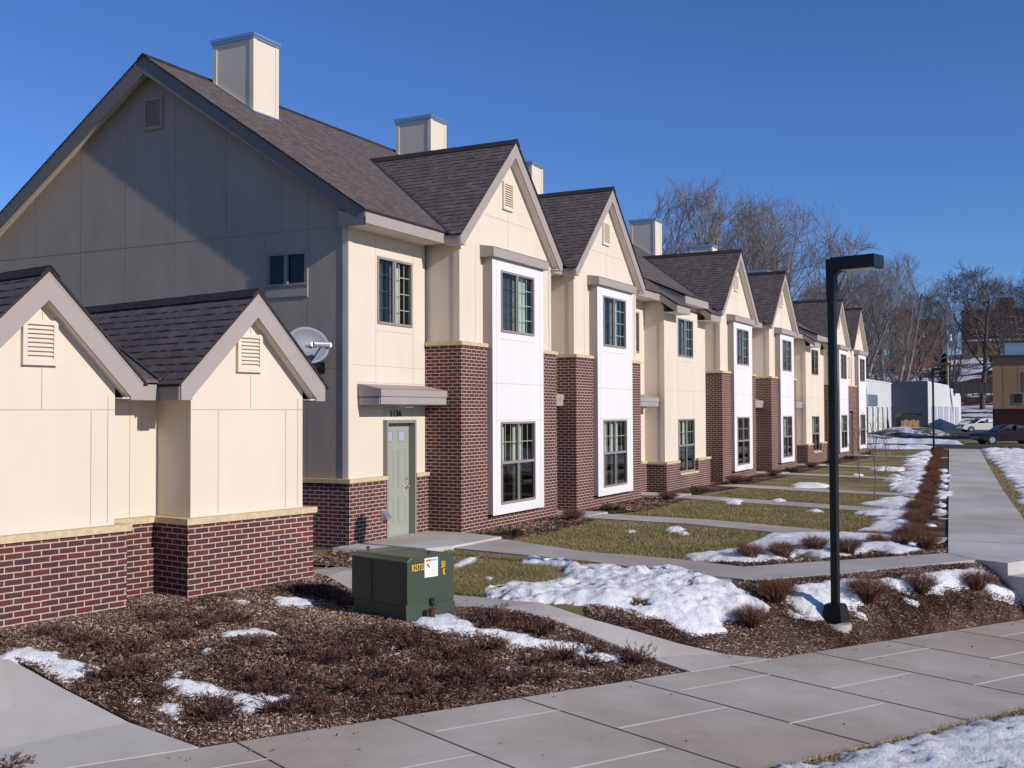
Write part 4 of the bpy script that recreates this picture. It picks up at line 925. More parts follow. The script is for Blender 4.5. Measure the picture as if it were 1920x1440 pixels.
# ================================================================== THE LOW GABLED OUTBUILDING
gar = thing('outbuilding', 'low cream outbuilding with twin gables on a brick base, at the left edge', 'outbuilding', (-9.454, 9.778, 0.0), -.162)
def garage():
    e = .1; LB = 1.06; GZ = 3.93; EZ = 2.565; ET = 2.755; XFg = .07; HW = 1.165; sl = (GZ-ET)/HW
    def gable(y0, y1, x0, nm):
        yc = (y0+y1)/2
        b_ = MB(); b_.box(-3.9, x0, y0, y1, -.3, LB); part(b_, 'brick_base', M['brick'], gar)
        s_ = MB(); s_.box(-3.9, x0+.03, y0-.03, y1+.05, LB, LB+.075); part(s_, 'stone_ledge', M['stone'], gar)
        w_ = MB(); X = x0-e
        w_.box(-3.8, X, y0+e, y1-e, LB+.075, 2.62); w_.slab([(X, y0+e, 2.62), (X, y1-e, 2.62), (X, y1-e, ET-.03), (X, yc, GZ-.13), (X, y0+e, ET-.03)], (-3.7, 0, 0))
        for y, a, c in ((y0+e+.42, LB+.1, 2.44), (y1-e-.30, LB+.1, 2.44), (y1-e-.09, LB+.1, 2.6), (yc+.02, 2.46, 2.9), (yc+.02, 3.4, 3.7)): w_.box(X-.003, X+.002, y-.003, y+.003, a, c, 1)
        w_.box(X-.003, X+.0015, y0+e, y1-e, 2.447, 2.453, 1)
        w_.box(X, X+.012, y0+e, y0+e+.003, LB+.08, 2.6)
        part(w_, 'wall', [M['cream'], M['seam']], gar)
        t_ = MB(); sf = MB(); rf = MB()
        for sg in (-1, 1):
            yo = yc+sg*HW
            t_.slab([(x0+XFg, yc, GZ), (x0+XFg, yo, ET), (x0+XFg, yo, EZ), (x0+XFg, yo-sg*.16, EZ), (x0+XFg, yo-sg*.16, EZ+.035), (x0+XFg, yc, GZ-.30)], (-.03, 0, 0))
            t_.box(-3.9, x0+XFg-.03, yo-.012, yo+.012, EZ, ET)
            t_.slab([(x0+XFg+.004, yc, GZ+.012), (x0+XFg+.004, yo, ET+.012), (x0+XFg+.004, yo, ET-.02), (x0+XFg+.004, yc, GZ-.02)], (-.006, 0, 0))
            sf.slab([(x0+XFg-.028, yc, GZ-.29), (x0+XFg-.028, yo-sg*.155, EZ+.045), (X-.01, yo-sg*.155, EZ+.045), (X-.01, yc, GZ-.29)], (0, 0, .015)); sf.box(X-.01, x0+XFg-.028, min(yo-sg*.012, yo-sg*.16), max(yo-sg*.012, yo-sg*.16), EZ+.025, EZ+.2)
            sf.box(-3.8, x0+XFg-.03, min(yo-sg*.012, yo-sg*.25), max(yo-sg*.012, yo-sg*.25), EZ+.01, EZ+.025)
            yoo = yo+sg*.045; zoo = ET-.045*sl
            rf.slab([(x0+XFg+.025, yc, GZ+.015), (x0+XFg+.025, yoo, zoo+.015), (-4.0, yoo, zoo+.015), (-4.0, yc, GZ+.015)], (0, 0, .035), 0, 1)
            x = x0+XFg+.03
            while x > -3.9:
                rf.slab([(x, yc, GZ+.06), (x-.3, yc, GZ+.055), (x-.3, yc+sg*.11, GZ+.055-.11*sl), (x, yc+sg*.11, GZ+.06-.11*sl)], (0, 0, .018), 1, 1); x -= .27
        part(t_, 'gable_trim', M['taupe'], gar); part(sf, 'soffit', M['soffit'], gar); part(rf, 'gable_roof', [M['roof'], M['roofedge']], gar)
        louvre(X, yc-.02, 2.93, 3.42, .40, 'x', gar)
    gable(0, 2.02, 0, 'r'); gable(-2.81, -.79, -.06, 'l')
    m_ = MB(); m_.box(-3.8, -.65-e, -.95, .15, LB+.075, 2.60); m_.box(-.75-.003, -.75+.002, -.30, -.295, LB+.08, 2.5, 1); part(m_, 'wall', [M['cream'], M['seam']], gar)
    m_ = MB(); m_.box(-3.8, -.65, -.85, .05, -.3, LB+.002); part(m_, 'brick_base', M['brick'], gar)
    m_ = MB(); m_.box(-3.8, -.62, -.79, 0.03, LB, LB+.073); part(m_, 'stone_ledge', M['stone'], gar)
    # eave and valley between the gables
    m_ = MB(); m_.box(-.38, -.35, -.92, -.10, EZ, ET); part(m_, 'eave_board', M['taupe'], gar)
    m_ = MB(); m_.box(-.75, -.38, -.92, -.10, EZ+.005, EZ+.02); part(m_, 'soffit', M['soffit'], gar)
    m_ = MB(); m_.slab([(-.325, -.60, ET+.02), (-.325, -.19, ET+.02), (-3.6, .80, ET+1.0+.02), (-3.6, -1.60, ET+1.0+.02)], (0, 0, .035)); part(m_, 'roof', M['roof'], gar)
    m_ = MB(); a = Vector((-.31, -.185, ET+.055)); b_ = Vector((-3.6, .80, ET+1.055))
    m_.slab([a+Vector((0, -.025, 0)), a+Vector((0, .025, 0)), b_+Vector((0, .025, 0)), b_+Vector((0, -.025, 0))], (0, 0, .02)); part(m_, 'valley_flashing', M['valley'], gar)
    r_ = MB(); r_.box(-4.0, -3.85, -2.7, 1.95, -.3, 2.7); part(r_, 'rear_wall', M['cream'], gar)
garage()

# ================================================================== TRANSFORMER BOX
tb = thing('transformer_box', 'dark green metal transformer cabinet with yellow stencilled number and warning label', 'transformer', (-6.72, 10.87, 0.0), -.262)
def transformer():
    L_, W_, H = .96, .72, .73                   # long axis runs back (-x), front face +x
    c = MB(); zb = .17
    c.box(-L_, 0, -W_/2, W_/2, -.12, zb); part(c, 'base_skirt', M['green'], tb)
    c = MB(); f = .035
    c.slab([(f, -W_/2-f, -.16), (f, W_/2+f, -.16), (f*.6, W_/2+f, zb-.02), (f*.6, -W_/2-f, zb+.02)], (-.02, 0, 0)); c.box(-.05, .012, -W_/2-.01, W_/2+.01, zb-.03, zb+.05)
    part(c, 'lower_door', M['green'], tb, bevel=.006)
    c = MB()
    c.slab([(-L_-.02, -W_/2-.015, zb), (-L_-.02, W_/2+.015, zb), (-L_-.02, W_/2+.015, H-.045), (-L_-.02, W_/2-.05, H), (-L_-.02, -W_/2+.05, H), (-L_-.02, -W_/2-.015, H-.045)], (L_+.04, 0, 0))
    part(c, 'hood', M['green'], tb, bevel=.008)
    c = MB(); c.box(-.62, -.60, -W_/2-.022, W_/2+.022, zb+.01, H-.05); c.box(-.62, -.60, -W_/2+.04, W_/2-.04, H, H+.006); part(c, 'seam_strip', M['green'], tb)
    c = MB(); c.tube((-.12, .1, H), (-.12, .1, H+.03), .02); c.tube((-1.0, -.1, H), (-1.0, -.1, H+.03), .02); part(c, 'lifting_lug', M['rust'], tb)
    c = MB(); c.box(.022, .05, -.03, .03, zb-.02, zb+.06); c.tube((.05, -.02, zb+.02), (.075, .03, zb-.03), .012); part(c, 'padlock', M['black'], tb)
    c = MB(); c.box(-L_-.1, .02, -W_/2-.07, W_/2+.07, -.22, -.10); part(c, 'concrete_pad', M['path'], tb)
    X = .022; y0 = -W_/2
    def px(u, v): return (X, y0+W_*u, zb+(H-zb)*v)
    lb = MB(); p = px(.35, .55); q = px(.645, .95); lb.box(X-.003, X+.004, p[1], q[1], p[2], q[2], 0)
    a = px(.375, .88); b_ = px(.49, .925); lb.box(X, X+.006, a[1], b_[1], a[2], b_[2], 1); a = px(.50, .88); b_ = px(.63, .925); lb.box(X, X+.006, a[1], b_[1], a[2], b_[2], 2)
    for (u0, u1, v0, v1) in ((.40, .44, .79, .83), (.43, .46, .75, .79)): a = px(u0, v0); b_ = px(u1, v1); lb.box(X, X+.0055, a[1], b_[1], a[2], b_[2], 3)
    for k in range(6):
        v_ = .82-.042*k; a = px(.52 if k < 3 else .38, v_); b_ = px(.61, v_+.008); lb.box(X, X+.005, a[1], b_[1], a[2], b_[2], 4)
    part(lb, 'warning_label', [M['label_white'], M['label_red'], M['label_blue'], M['black'], M['grey']], tb)
    text_obj('R25T33', .098, M['yellow'], tb, Matrix.Translation(px(.215, .775))@fx@Matrix.Diagonal((.62, 1.1, 1, 1)), 'stencil_number', .002, .0015, 1.05)
    text_obj('50', .098, M['yellow'], tb, Matrix.Translation(px(.77, .77))@fx@Matrix.Diagonal((.66, 1.1, 1, 1)), 'stencil_number', .002, .0015, 1.05)
    text_obj('K', .098, M['yellow'], tb, Matrix.Translation(px(.79, .61))@fx@Matrix.Diagonal((.66, 1.1, 1, 1)), 'stencil_number', .002, .0015, 1.05)
transformer()
st_ = MB(); p = ug(810, 1163); st_.tube((p[0], p[1], zf(*p)-.05), (p[0], p[1], float(zf(*p))+.12), .04, n=12); st_.tube((p[0], p[1], float(zf(*p))+.12), (p[0], p[1], float(zf(*p))+.135), .047, n=12)
tag(st_.build('steel_post', M['rust']), 'short rusty steel stub standing in snow before the green transformer', 'post')

# ================================================================== SATELLITE DISH
dk = thing('satellite_dish', 'grey oval satellite dish with arm, fixed on the shaded gable wall', 'satellite dish', (-11.92, YG, 3.4))
def dish():
    c0 = Vector((-11.85, 15.14, 3.60)); ax = Vector((.84, -.48, .26)).normalized(); a = Vector((ax.y, -ax.x, 0)).normalized()*-1; b_ = ax.cross(a); 
    if b_.z < 0: b_ = -b_
    r1, r2 = .40, .335; mb = MB(); n, m_ = 8, 28; P = []; 
    for i in range(n+1):
        for j in range(m_):
            t = i/n; an = 2*math.pi*j/m_; P.append(c0+a*(math.cos(an)*r1*t)+b_*(math.sin(an)*r2*t)+ax*(.085*t*t-.085))
    F_ = [(i*m_+j, (i+1)*m_+j, (i+1)*m_+(j+1) % m_, i*m_+(j+1) % m_) for i in range(n) for j in range(m_)]
    mb.add(P, F_); o = part(mb, 'reflector', M['dish'], dk, smooth=True); so_ = o.modifiers.new('s', 'SOLIDIFY'); so_.thickness = .012; so_.offset = -1
    ar = MB(); lb = c0-b_*.33; tip = c0+ax*.42-b_*.16+a*.06
    ar.tube(lb, tip, .012); ar.tube(c0-ax*.09, c0-ax*.22-b_*.05, .03); 
    w0 = Vector((-12.0, YG-.01, 3.22)); ar.tube(c0-ax*.2-b_*.05, (w0.x+.02, w0.y-.12, w0.z+.12), .02); ar.tube((w0.x+.02, w0.y-.12, w0.z+.12), w0, .02); ar.tube(lb, (w0.x+.12, w0.y-.02, w0.z-.02), .012)
    part(ar, 'mast_arm', M['black'], dk)
    l = MB(); p = c0+ax*.42-b_*.13+a*.06
    l.tube(p-a*.15, p+a*.15, .05, n=10); l.tube(p-a*.15, p-a*.15-ax*.12, .045, n=10); l.tube(p+a*.15, p+a*.15-ax*.12, .045, n=10); l.tube(p-a*.07, p-a*.07-ax*.10, .032, n=10); l.tube(p+a*.07, p+a*.07-ax*.10, .032, n=10); part(l, 'receiver', M['silver'], dk)
    l = MB(); l.box(w0.x-.07, w0.x+.09, YG-.02, YG, w0.z-.1, w0.z+.1); part(l, 'wall_bracket', M['black'], dk)
dish()

# ================================================================== STREET LAMPS
def street_lamp(loc, H, rz_, label, sc=1.0):
    t = thing('street_lamp', label, 'street lamp', loc, rz_, 'square box head lamps along the walks')
    m_ = MB(); m_.tube((0, 0, -.30), (0, 0, -.02), .205*sc, n=28); part(m_, 'footing', M['path'], t)
    m_ = MB(); a = .135*sc
    m_.add([(-a*1.05, -a*1.05, .015), (a*1.05, -a*1.05, .015), (a*1.05, a*1.05, .015), (-a*1.05, a*1.05, .015), (-a*.84, -a*.84, .20), (a*.84, -a*.84, .20), (a*.84, a*.84, .20), (-a*.84, a*.84, .20), (-a*.70, -a*.70, .235), (a*.70, -a*.70, .235), (a*.70, a*.70, .235), (-a*.70, a*.70, .235)],
           [(0,1,5,4), (1,2,6,5), (2,3,7,6), (3,0,4,7), (4,5,9,8), (5,6,10,9), (6,7,11,10), (7,4,8,11), (8,9,10,11), (3,2,1,0)]); part(m_, 'base_cover', M['lamp'], t)
    m_ = MB(); w_ = .046*sc; m_.box(-w_, w_, -w_, w_, .2, H-.5); w2 = .060*sc; m_.box(-w2*.95, w2*.95, -w2, w2, H-.5, H-.015)
    m_.add([(-w_, -w_, H-.62), (w_, -w_, H-.62), (w_, w_, H-.62), (-w_, w_, H-.62), (-w2*.95, -w2, H-.5), (w2*.95, -w2, H-.5), (w2*.95, w2, H-.5), (-w2*.95, w2, H-.5)], [(0,1,5,4), (1,2,6,5), (2,3,7,6), (3,0,4,7)])
    part(m_, 'pole', M['lamp'], t)
    m_ = MB(); m_.slab([(0, -.05, H-.26), (.16, -.05, H-.18), (.16, -.05, H-.03), (0, -.05, H-.03)], (0, .10, 0)); part(m_, 'arm', M['lamp'], t)
    m_ = MB(); m_.box(.045, .66, -.16, .16, H-.185, H-.012); hd = part(m_, 'lamp_head', M['lamp'], t, bevel=.006)
    m_ = MB(); m_.box(.20, .62, -.14, .14, H-.197, H-.185); part(m_, 'lens', M['lens'], hd); return t
p = ug(1567, 1163); zb_ = float(zf(*p))
street_lamp((p[0], p[1], zb_-.01), 4.48-zb_, -.24, 'tall dark bronze lamp with square box head in the mulch bed, nearest the camera')
q = at(1750, 770, 64); street_lamp((q.x, q.y, 0), 4.95, -.33, 'distant slim dark lamp at the far end of the hedge', 1.0)

# ================================================================== PLANTS
def prisms(P0_, P1_, R0_, R1_, k=3):
    P0_, P1_ = np.asarray(P0_, float), np.asarray(P1_, float); R0_, R1_ = np.asarray(R0_)[:, None], np.asarray(R1_)[:, None]
    d = P1_-P0_; d /= np.linalg.norm(d, axis=1)[:, None]+1e-9
    ref = np.where(np.abs(d[:, 2:3]) > .9, [[1., 0, 0]], [[0., 0, 1]]); a = np.cross(d, ref); a /= np.linalg.norm(a, axis=1)[:, None]+1e-9; b_ = np.cross(d, a)
    V = []
    for P, Rr in ((P0_, R0_), (P1_, R1_)):
        for j in range(k): an = 2*np.pi*j/k; V.append(P+a*np.cos(an)*Rr+b_*np.sin(an)*Rr)
    V = np.stack(V, 1).reshape(-1, 3); n = len(P0_); base = np.arange(n)[:, None]*2*k
    Fq = np.concatenate([base+np.array([[j, (j+1) % k, k+(j+1) % k, k+j]]) for j in range(k)])
    return V, Fq
def hbase(p): return (p[0], p[1], float(zf(*p)))
def twiggy(seed, n=230, R_=.40, H=.34, r=.0026):
    g = np.random.default_rng(seed); A0 = []; A1 = []; r0 = []; r1 = []
    for i in range(n):
        an = g.uniform(0, 2*np.pi); rr = R_*np.sqrt(g.random()); b_ = np.array([np.cos(an)*rr*.25, np.sin(an)*rr*.25, 0]); h = H*g.uniform(.55, 1.05)*(1-.35*(rr/R_)**2)
        tip = np.array([np.cos(an)*rr, np.sin(an)*rr, h]); mid = (b_+tip)/2+np.array([0, 0, .06])+g.normal(0, .02, 3); mid[:2] = b_[:2]*.6+tip[:2]*.4
        A0 += [b_, mid]; A1 += [mid, tip]; r0 += [r*1.3, r]; r1 += [r, r*.4]
        for _ in range(4):
            t = g.uniform(.0, .9); s_ = mid+(tip-mid)*t; e = s_+np.array([g.normal(0, .05), g.normal(0, .05), g.uniform(.04, .13)]); A0.append(s_); A1.append(e); r0.append(r*.7); r1.append(r*.3)
    return prisms(A0, A1, r0, r1)
def juniper(seed, n=46, R_=.38, H=.20):
    g = np.random.default_rng(seed); Vs = []; k = 0
    for i in range(n):
        an = g.uniform(0, 2*np.pi); L_ = R_*g.uniform(.5, 1.1); el = g.uniform(.12, 1.0); d = np.array([np.cos(an)*np.cos(el), np.sin(an)*np.cos(el), np.sin(el)*.8*H/.2])
        b_ = np.array([np.cos(an), np.sin(an), 0])*g.uniform(0, R_*.35)
        for j in range(34):
            t = g.uniform(.1, 1); p = b_+d*L_*t+g.normal(0, .012, 3)-np.array([0, 0, .10*L_*t*t]); p[2] = max(.0, p[2])
            dd = d/np.linalg.norm(d)+g.normal(0, .42, 3)+np.array([0, 0, .25]); dd /= np.linalg.norm(dd); q = np.cross(dd, g.normal(0, 1, 3)); q /= np.linalg.norm(q)+1e-9
            l = g.uniform(.025, .06); w_ = g.uniform(.004, .008)
            Vs += [p-q*w_, p+q*w_, p+dd*l+q*w_*.3, p+dd*l-q*w_*.3]
    V = np.array(Vs); return V, np.arange(len(V)).reshape(-1, 4)
def proto_mesh(name, VF, mat):
    o = np_mesh(name, VF[0], VF[1], mat); me = o.data; bpy.data.objects.remove(o); return me
tw_me = [proto_mesh('spirea', twiggy(s), M['twig_red']) for s in (1, 2, 3)]
ju_me = [proto_mesh('juniper', juniper(s), M['juniper']) for s in (4, 5, 6, 7)]
jg_me = [proto_mesh('green_juniper', juniper(s), M['juniper_green']) for s in (8, 9)]
prnd = random.Random(11)
def plant(name, me, p, s, label, cat, group, sz=1.0, dz=0.0):
    o = bpy.data.objects.new(name, me); C.objects.link(o); o.location = (p[0], p[1], float(zf(*p))+dz); o.rotation_euler = (0, 0, prnd.uniform(0, 6.28)); o.scale = (s, s, s*sz)
    return tag(o, label, cat, group)
SG = 'bare reddish spirea shrubs'
for (px_, py_, s, lb) in [(1455, 1128, 1.0, 'dark round twiggy shrub standing alone in snow left of the lamp pole'), (1410, 1175, .95, 'brown twiggy shrub at the tip of the snow heap, left of the lamp base'), (1628, 1128, 1.15, 'reddish brown twiggy shrub just right of the lamp base'),
                          (1728, 1112, .95, 'bare shrub on the bank between the lamp and the steps'), (1832, 1105, .95, 'bare shrub in snow beside the concrete steps'),
                          (1405, 1050, .95, 'leftmost bare shrub in snow beyond the entry path'), (1468, 1047, .95, 'low bare shrub second in the snowy row beyond the entry path'), (1528, 1036, .95, 'bare shrub just left of the lamp pole in the snowy row'),
                          (1590, 1040, .95, 'bare shrub just right of the lamp pole in the snowy row'), (1643, 1026, .8, 'pale twiggy shrub above a bright snow strip in the row'), (1690, 1026, .8, 'small grey twiggy shrub near the corner of the hedge'), (1735, 1030, 1.0, 'bare shrub at the corner where the row meets the pavement hedge')]:
    plant('spirea_shrub', tw_me[prnd.randrange(3)], ug(px_, py_), s*.86, lb, 'shrub', SG)
y = 21.3; k = 0
while y < 70:
    plant('spirea_shrub', tw_me[prnd.randrange(3)], (sideL(y)-.56+prnd.uniform(-.12, .12), y+prnd.uniform(-.1, .1)), prnd.uniform(.5, .88), 'rusty brown bare shrub in the long hedge along the pavement', 'shrub', 'hedge shrubs along the pavement', prnd.uniform(.8, 1.15))
    y += .52+.010*(y-21)
JG = 'low purple-brown junipers'
js = [(920, 1172, .8, 'spreading purple juniper behind the snow strip, nearest the transformer'), (1010, 1190, .75, 'upright purple juniper poking above the snow strip'), (1078, 1205, .45, 'small juniper sprig at the bed path edge'), (1108, 1222, .55, 'little juniper tuft in the snow strip'), (1165, 1228, .35, 'tiny juniper tuft at the end of the snow strip'), (1190, 1243, .7, 'juniper at the pointed tip of the mulch bed')]
for a in js: plant('juniper', ju_me[prnd.randrange(4)], ug(a[0], a[1]), a[2], a[3], 'juniper', JG, 1.25)
for (px_, py_, s) in [(1050,1235,.9), (1100,1245,.8), (1000,1240,.8), (960,1275,1.0), (1020,1272,.9), (900,1268,.9), (870,1285,.9), (830,1268,1.0), (760,1275,1.0), (700,1265,1.1), (700,1300,1.0), (640,1290,.9), (780,1300,.8), (860,1225,.9), (760,1210,.9), (720,1195,.8), (920,1215,.8),
                      (400,1335,1.0), (380,1350,.8), (520,1330,.9), (560,1320,.9), (600,1335,.7), (500,1290,.9), (540,1270,.9), (460,1275,.8), (600,1240,.9), (560,1225,.9), (640,1230,.8), (240,1225,1.0), (180,1215,1.0), (140,1200,.9), (250,1260,.9), (300,1300,.6), (200,1270,.8), (90,1190,.8), (330,1195,.8), (380,1175,.9), (440,1165,.8), (300,1160,.7), (470,1210,.7),
                      (560,1108,.9), (590,1112,.8), (622,1122,.8), (650,1135,.7), (830,1235,.8), (680,1225,.8)]:
    plant('juniper', ju_me[prnd.randrange(4)], ug(px_, py_), s*.8, 'low purple-brown juniper clump spreading over the mulch bed before the outbuilding', 'juniper', 'junipers spread through the mulch bed', prnd.uniform(.75, 1.1))
plant('juniper', ju_me[0], ug(14, 1440), .5, 'juniper in the bottom left corner beyond the pale path', 'juniper', JG)
GG = 'small evergreen shrubs at the foot of the townhouses'
for (x, y, s, lb, kind) in [(-9.75, 18.75, .8, 'green low shrub at the foot of the first bay', 0), (-9.9, 22.0, .9, 'brown shrub at the right foot of the first bay', 1), (-9.95, 24.5, .9, 'green shrub at the foot of the second bay', 0), (-9.8, 28.1, .9, 'bare shrub at the right foot of the second bay', 1), (-9.9, 31.2, .8, 'green shrub beside the stepped brick plinth', 0), (-9.9, 35.2, 1.1, 'tall bare shrub before the third bay', 1),
                            (-9.95, 36.6, .8, 'dark green shrub before the third bay', 0), (-9.9, 40.3, .9, 'bare shrub right of the third bay', 1), (-9.9, 43.3, .9, 'green shrub before the fourth bay', 0), (-9.9, 47.0, .9, 'bare shrub right of the fourth bay', 1), (-9.9, 51.4, .9, 'green shrub by the second brick plinth', 0), (-9.9, 55.8, .9, 'green shrub before the fifth bay', 0), (-10.0, 61.5, .9, 'green shrub before the last bay', 0)]:
    plant('foundation_shrub', (jg_me[prnd.randrange(2)] if kind == 0 else tw_me[prnd.randrange(3)]), (x, y), s, lb, 'shrub', GG, 1.2 if kind == 0 else .8)

# --- bare trees
def grow(seed, H, spread, trunk_r, levels, kids, up=.55, first=.22, wob=.10, twig=.012, multi=1, env=None):
    g = np.random.default_rng(seed); seg = {0: [], 1: []}
    def branch(p, d, L_, r, lv):
        n = max(2, 5-lv) ; pts_ = [p]; rs = [r]; dd = d.copy()
        for i in range(n):
            dd = dd+g.normal(0, wob*(1+.3*lv), 3)+np.array([0, 0, up*.10*lv]); dd /= np.linalg.norm(dd); nx_ = pts_[-1]+dd*L_/n
            if env and lv > 0 and i > 0 and (nx_[0]**2+nx_[1]**2)/env[0]**2+((nx_[2]-H*.52)/(H*.50))**2 > g.uniform(.86, 1.06): break
            pts_.append(nx_); rs.append(max(twig, r*(1-.62*(i+1)/n)))
        n = len(pts_)-1
        for i in range(n): seg[0 if lv == 0 else 1].append((pts_[i], pts_[i+1], rs[i], rs[i+1]))
        if lv >= levels: return
        nk = kids[lv]
        for k in range(nk):
            t = (first if lv == 0 else .15)+(1-(first if lv == 0 else .15))*((k+g.random()*.8)/nk); t = min(t, .98); f = t*n; i = min(int(f), n-1); q = pts_[i]+(pts_[i+1]-pts_[i])*(f-i); rr = rs[i]+(rs[i+1]-rs[i])*(f-i)
            ax = pts_[i+1]-pts_[i]; ax /= np.linalg.norm(ax); rv = np.cross(ax, g.normal(0, 1, 3)); rv /= np.linalg.norm(rv)+1e-9
            an = g.uniform(.45, .95)*spread*(1.1-.35*t if lv == 0 else 1); nd = ax*math.cos(an)+rv*math.sin(an)+np.array([0, 0, .18*up]); nd /= np.linalg.norm(nd)
            branch(q, nd, L_*(g.uniform(.42, .68) if lv else g.uniform(.5, .72)*(1.12-.5*t)), max(twig, rr*g.uniform(.42, .62)), lv+1)
    for m_ in range(multi):
        sp_ = .05+(.18 if multi < 4 else .34)*(multi > 1); an = 2*math.pi*m_/multi; d = np.array([math.cos(an)*sp_*.9+g.normal(0, .06), math.sin(an)*sp_*.9+g.normal(0, .06), 1.0]); d /= np.linalg.norm(d); branch(np.array([0., 0, -.3]), d, H*.80, trunk_r, 0)
    return seg
def tree_meshes(seed, mat, **k):
    sg = grow(seed, **k); out = []
    for i, nm in ((0, 'trunk'), (1, 'branches')):
        a = sg[i]; V, Fq = prisms([s[0] for s in a], [s[1] for s in a], [s[2] for s in a], [s[3] for s in a], 5 if i == 0 else 3)
        out.append((nm, proto_mesh(nm, (V, Fq), mat)))
    return out
def tree(name, meshes, loc, s, label, cat='tree', group=None, rz_=0, sx=1.0):
    t = thing(name, label, cat, loc, rz_, group); t.scale = (s*sx, s*sx, s)
    for nm, me in meshes: o = bpy.data.objects.new(nm, me); C.objects.link(o); o.parent = t
    return t
BIG = [tree_meshes(21, M['bark_grey'], H=19, spread=.85, trunk_r=.24, levels=4, kids=[7, 6, 5, 4], twig=.011, first=.22, wob=.05, up=.4, multi=4, env=(6.8,)), tree_meshes(22, M['bark_grey'], H=19, spread=.9, trunk_r=.24, levels=4, kids=[7, 6, 5, 4], twig=.011, first=.20, multi=5, wob=.05, up=.35, env=(7.6,)), tree_meshes(23, M['bark_dark'], H=18, spread=1.05, trunk_r=.34, levels=4, kids=[11, 8, 6, 4], twig=.014, first=.26, wob=.07, up=.3, env=(7.8,))]
BRU = [tree_meshes(31, M['bark_dark'], H=9, spread=.9, trunk_r=.12, levels=3, kids=[9, 8, 7], twig=.017, first=.05, multi=3), tree_meshes(32, M['bark'], H=9, spread=.9, trunk_r=.12, levels=3, kids=[9, 8, 7], twig=.017, first=.05, multi=3)]
def gz_(x, y): return float(zf(x, y)+(hill(x, y) if y > 100 else 0))
def place(px_, dep):
    v_ = at(px_, 770, dep); return (v_.x, v_.y, gz_(v_.x, v_.y))
TG = 'bare trees beyond the townhouses'
for (px_, dep, top, me, lb, r_, sx) in [(1325, 84, 345, 0, 'tall bare tree rising behind the roofs, left of the pair', .3, 1.0), (1450, 92, 378, 1, 'broad bare tree rising behind the roofs, right of the pair', 1.2, .95), (1590, 150, 520, 1, 'bare tree behind the last gable and the lamp pole', 2.2, 1.1), (1668, 155, 484, 0, 'tall bare tree right of the lamp head', 4.0, 1.15), (1722, 190, 548, 2, 'bare tree over the brick mass on the hill', .9, .8),
                                     (1842, 185, 500, 2, 'dark round-crowned bare tree on the hill before the brick flats', 2.6, 1.1), (1905, 200, 520, 0, 'bare tree at the right edge of the hill', 5.0, 1.1), (1960, 190, 500, 2, 'bare tree beyond the right edge', 1.0, 1.1), (1560, 180, 530, 2, 'bare tree half hidden by the lamp pole', 3.3, 1.1), (1780, 210, 570, 1, 'thin bare tree beside the utility pole', .5, .9)]:
    b_ = place(px_, dep); H = EYE+(771-top)/F_PX*dep-b_[2]
    base_h = np.percentile([v.co.z for v in BIG[me][1][1].vertices], 99.6); tree('bare_tree', BIG[me], b_, H/base_h, lb, 'tree', TG, r_, sx)
k = 0
for i in range(22):
    px_ = 1500+prnd.uniform(0, 195); dep = prnd.uniform(168, 200)
    if i >= 18: px_ = (1745, 1790, 1895, 1925)[i-18]; dep = prnd.uniform(225, 240)
    b_ = place(px_, dep); tree('brush_tree', BRU[i % 2], b_, prnd.uniform(.42, .72)*(.7 if i >= 18 else 1), 'dense grey-brown bare brush tree in the thicket on the hillside', 'tree', 'thicket of bare brush on the hillside', prnd.uniform(0, 6), 1.25)
SAP = [tree_meshes(41, M['bark_light'], H=2.5, spread=.7, trunk_r=.02, levels=2, kids=[7, 4], twig=.004, first=.35), tree_meshes(42, M['bark_light'], H=2.5, spread=.7, trunk_r=.02, levels=2, kids=[7, 4], twig=.004, first=.35)]
for (px_, py_, m_, lb) in [(1640, 936, 0, 'young bare sapling nearest, on the lawn right of the lamp pole'), (1614, 905, 1, 'young bare sapling further back, close to the lamp pole'), (1661, 888, 0, 'farthest young bare sapling on the lawns')]:
    p = ug(px_, py_); tree('sapling', SAP[m_], hbase(p), 1.0, lb, 'sapling', 'young saplings on the lawns', m_*2.0)
lean = grow(51, H=13, spread=.8, trunk_r=.22, levels=3, kids=[7, 5, 4], twig=.02, first=.4)
b_ = place(1756, 168); a = lean[0]+lean[1]; V, Fq = prisms([s[0] for s in a], [s[1] for s in a], [s[2] for s in a], [s[3] for s in a], 4); V[:, :2] += -.30*V[:, 2:3]*np.array([[.92, .38]])
o = np_mesh('leaning_tree', V, Fq, M['bark_dark']); o.location = b_; o.scale = (1, 1, .92); tag(o, 'dark tree leaning left over the white garages', 'tree', TG)
# spruce
g = np.random.default_rng(61); Vs = []; 
for i in range(5200):
    t = g.random()**.8; h = 1.5+t*9.5; rr = (1-t)*2.3*g.uniform(.35, 1)+.1; an = g.uniform(0, 2*np.pi); c = np.array([np.cos(an)*rr, np.sin(an)*rr, h-rr*.25]); d = np.array([np.cos(an), np.sin(an), -.25])*.28+g.normal(0, .06, 3); q = np.cross(d, [0, 0, 1.0]); q = q/(np.linalg.norm(q)+1e-9)*.09
    Vs += [c-q, c+q, c+d+q*.2, c+d-q*.2]
me = proto_mesh('needles', (np.array(Vs), np.arange(len(Vs)).reshape(-1, 4)), M['needles'])
t = thing('spruce_tree', 'single dark green spruce beside the utility pole on the hill', 'tree', place(1772, 178)); 
o = bpy.data.objects.new('crown', me); C.objects.link(o); o.parent = t; m_ = MB(); m_.v = []; m_.tube((t.location.x, t.location.y, t.location.z-.3), (t.location.x, t.location.y, t.location.z+9.5), .16, .04); part(m_, 'trunk', M['bark_dark'], t)

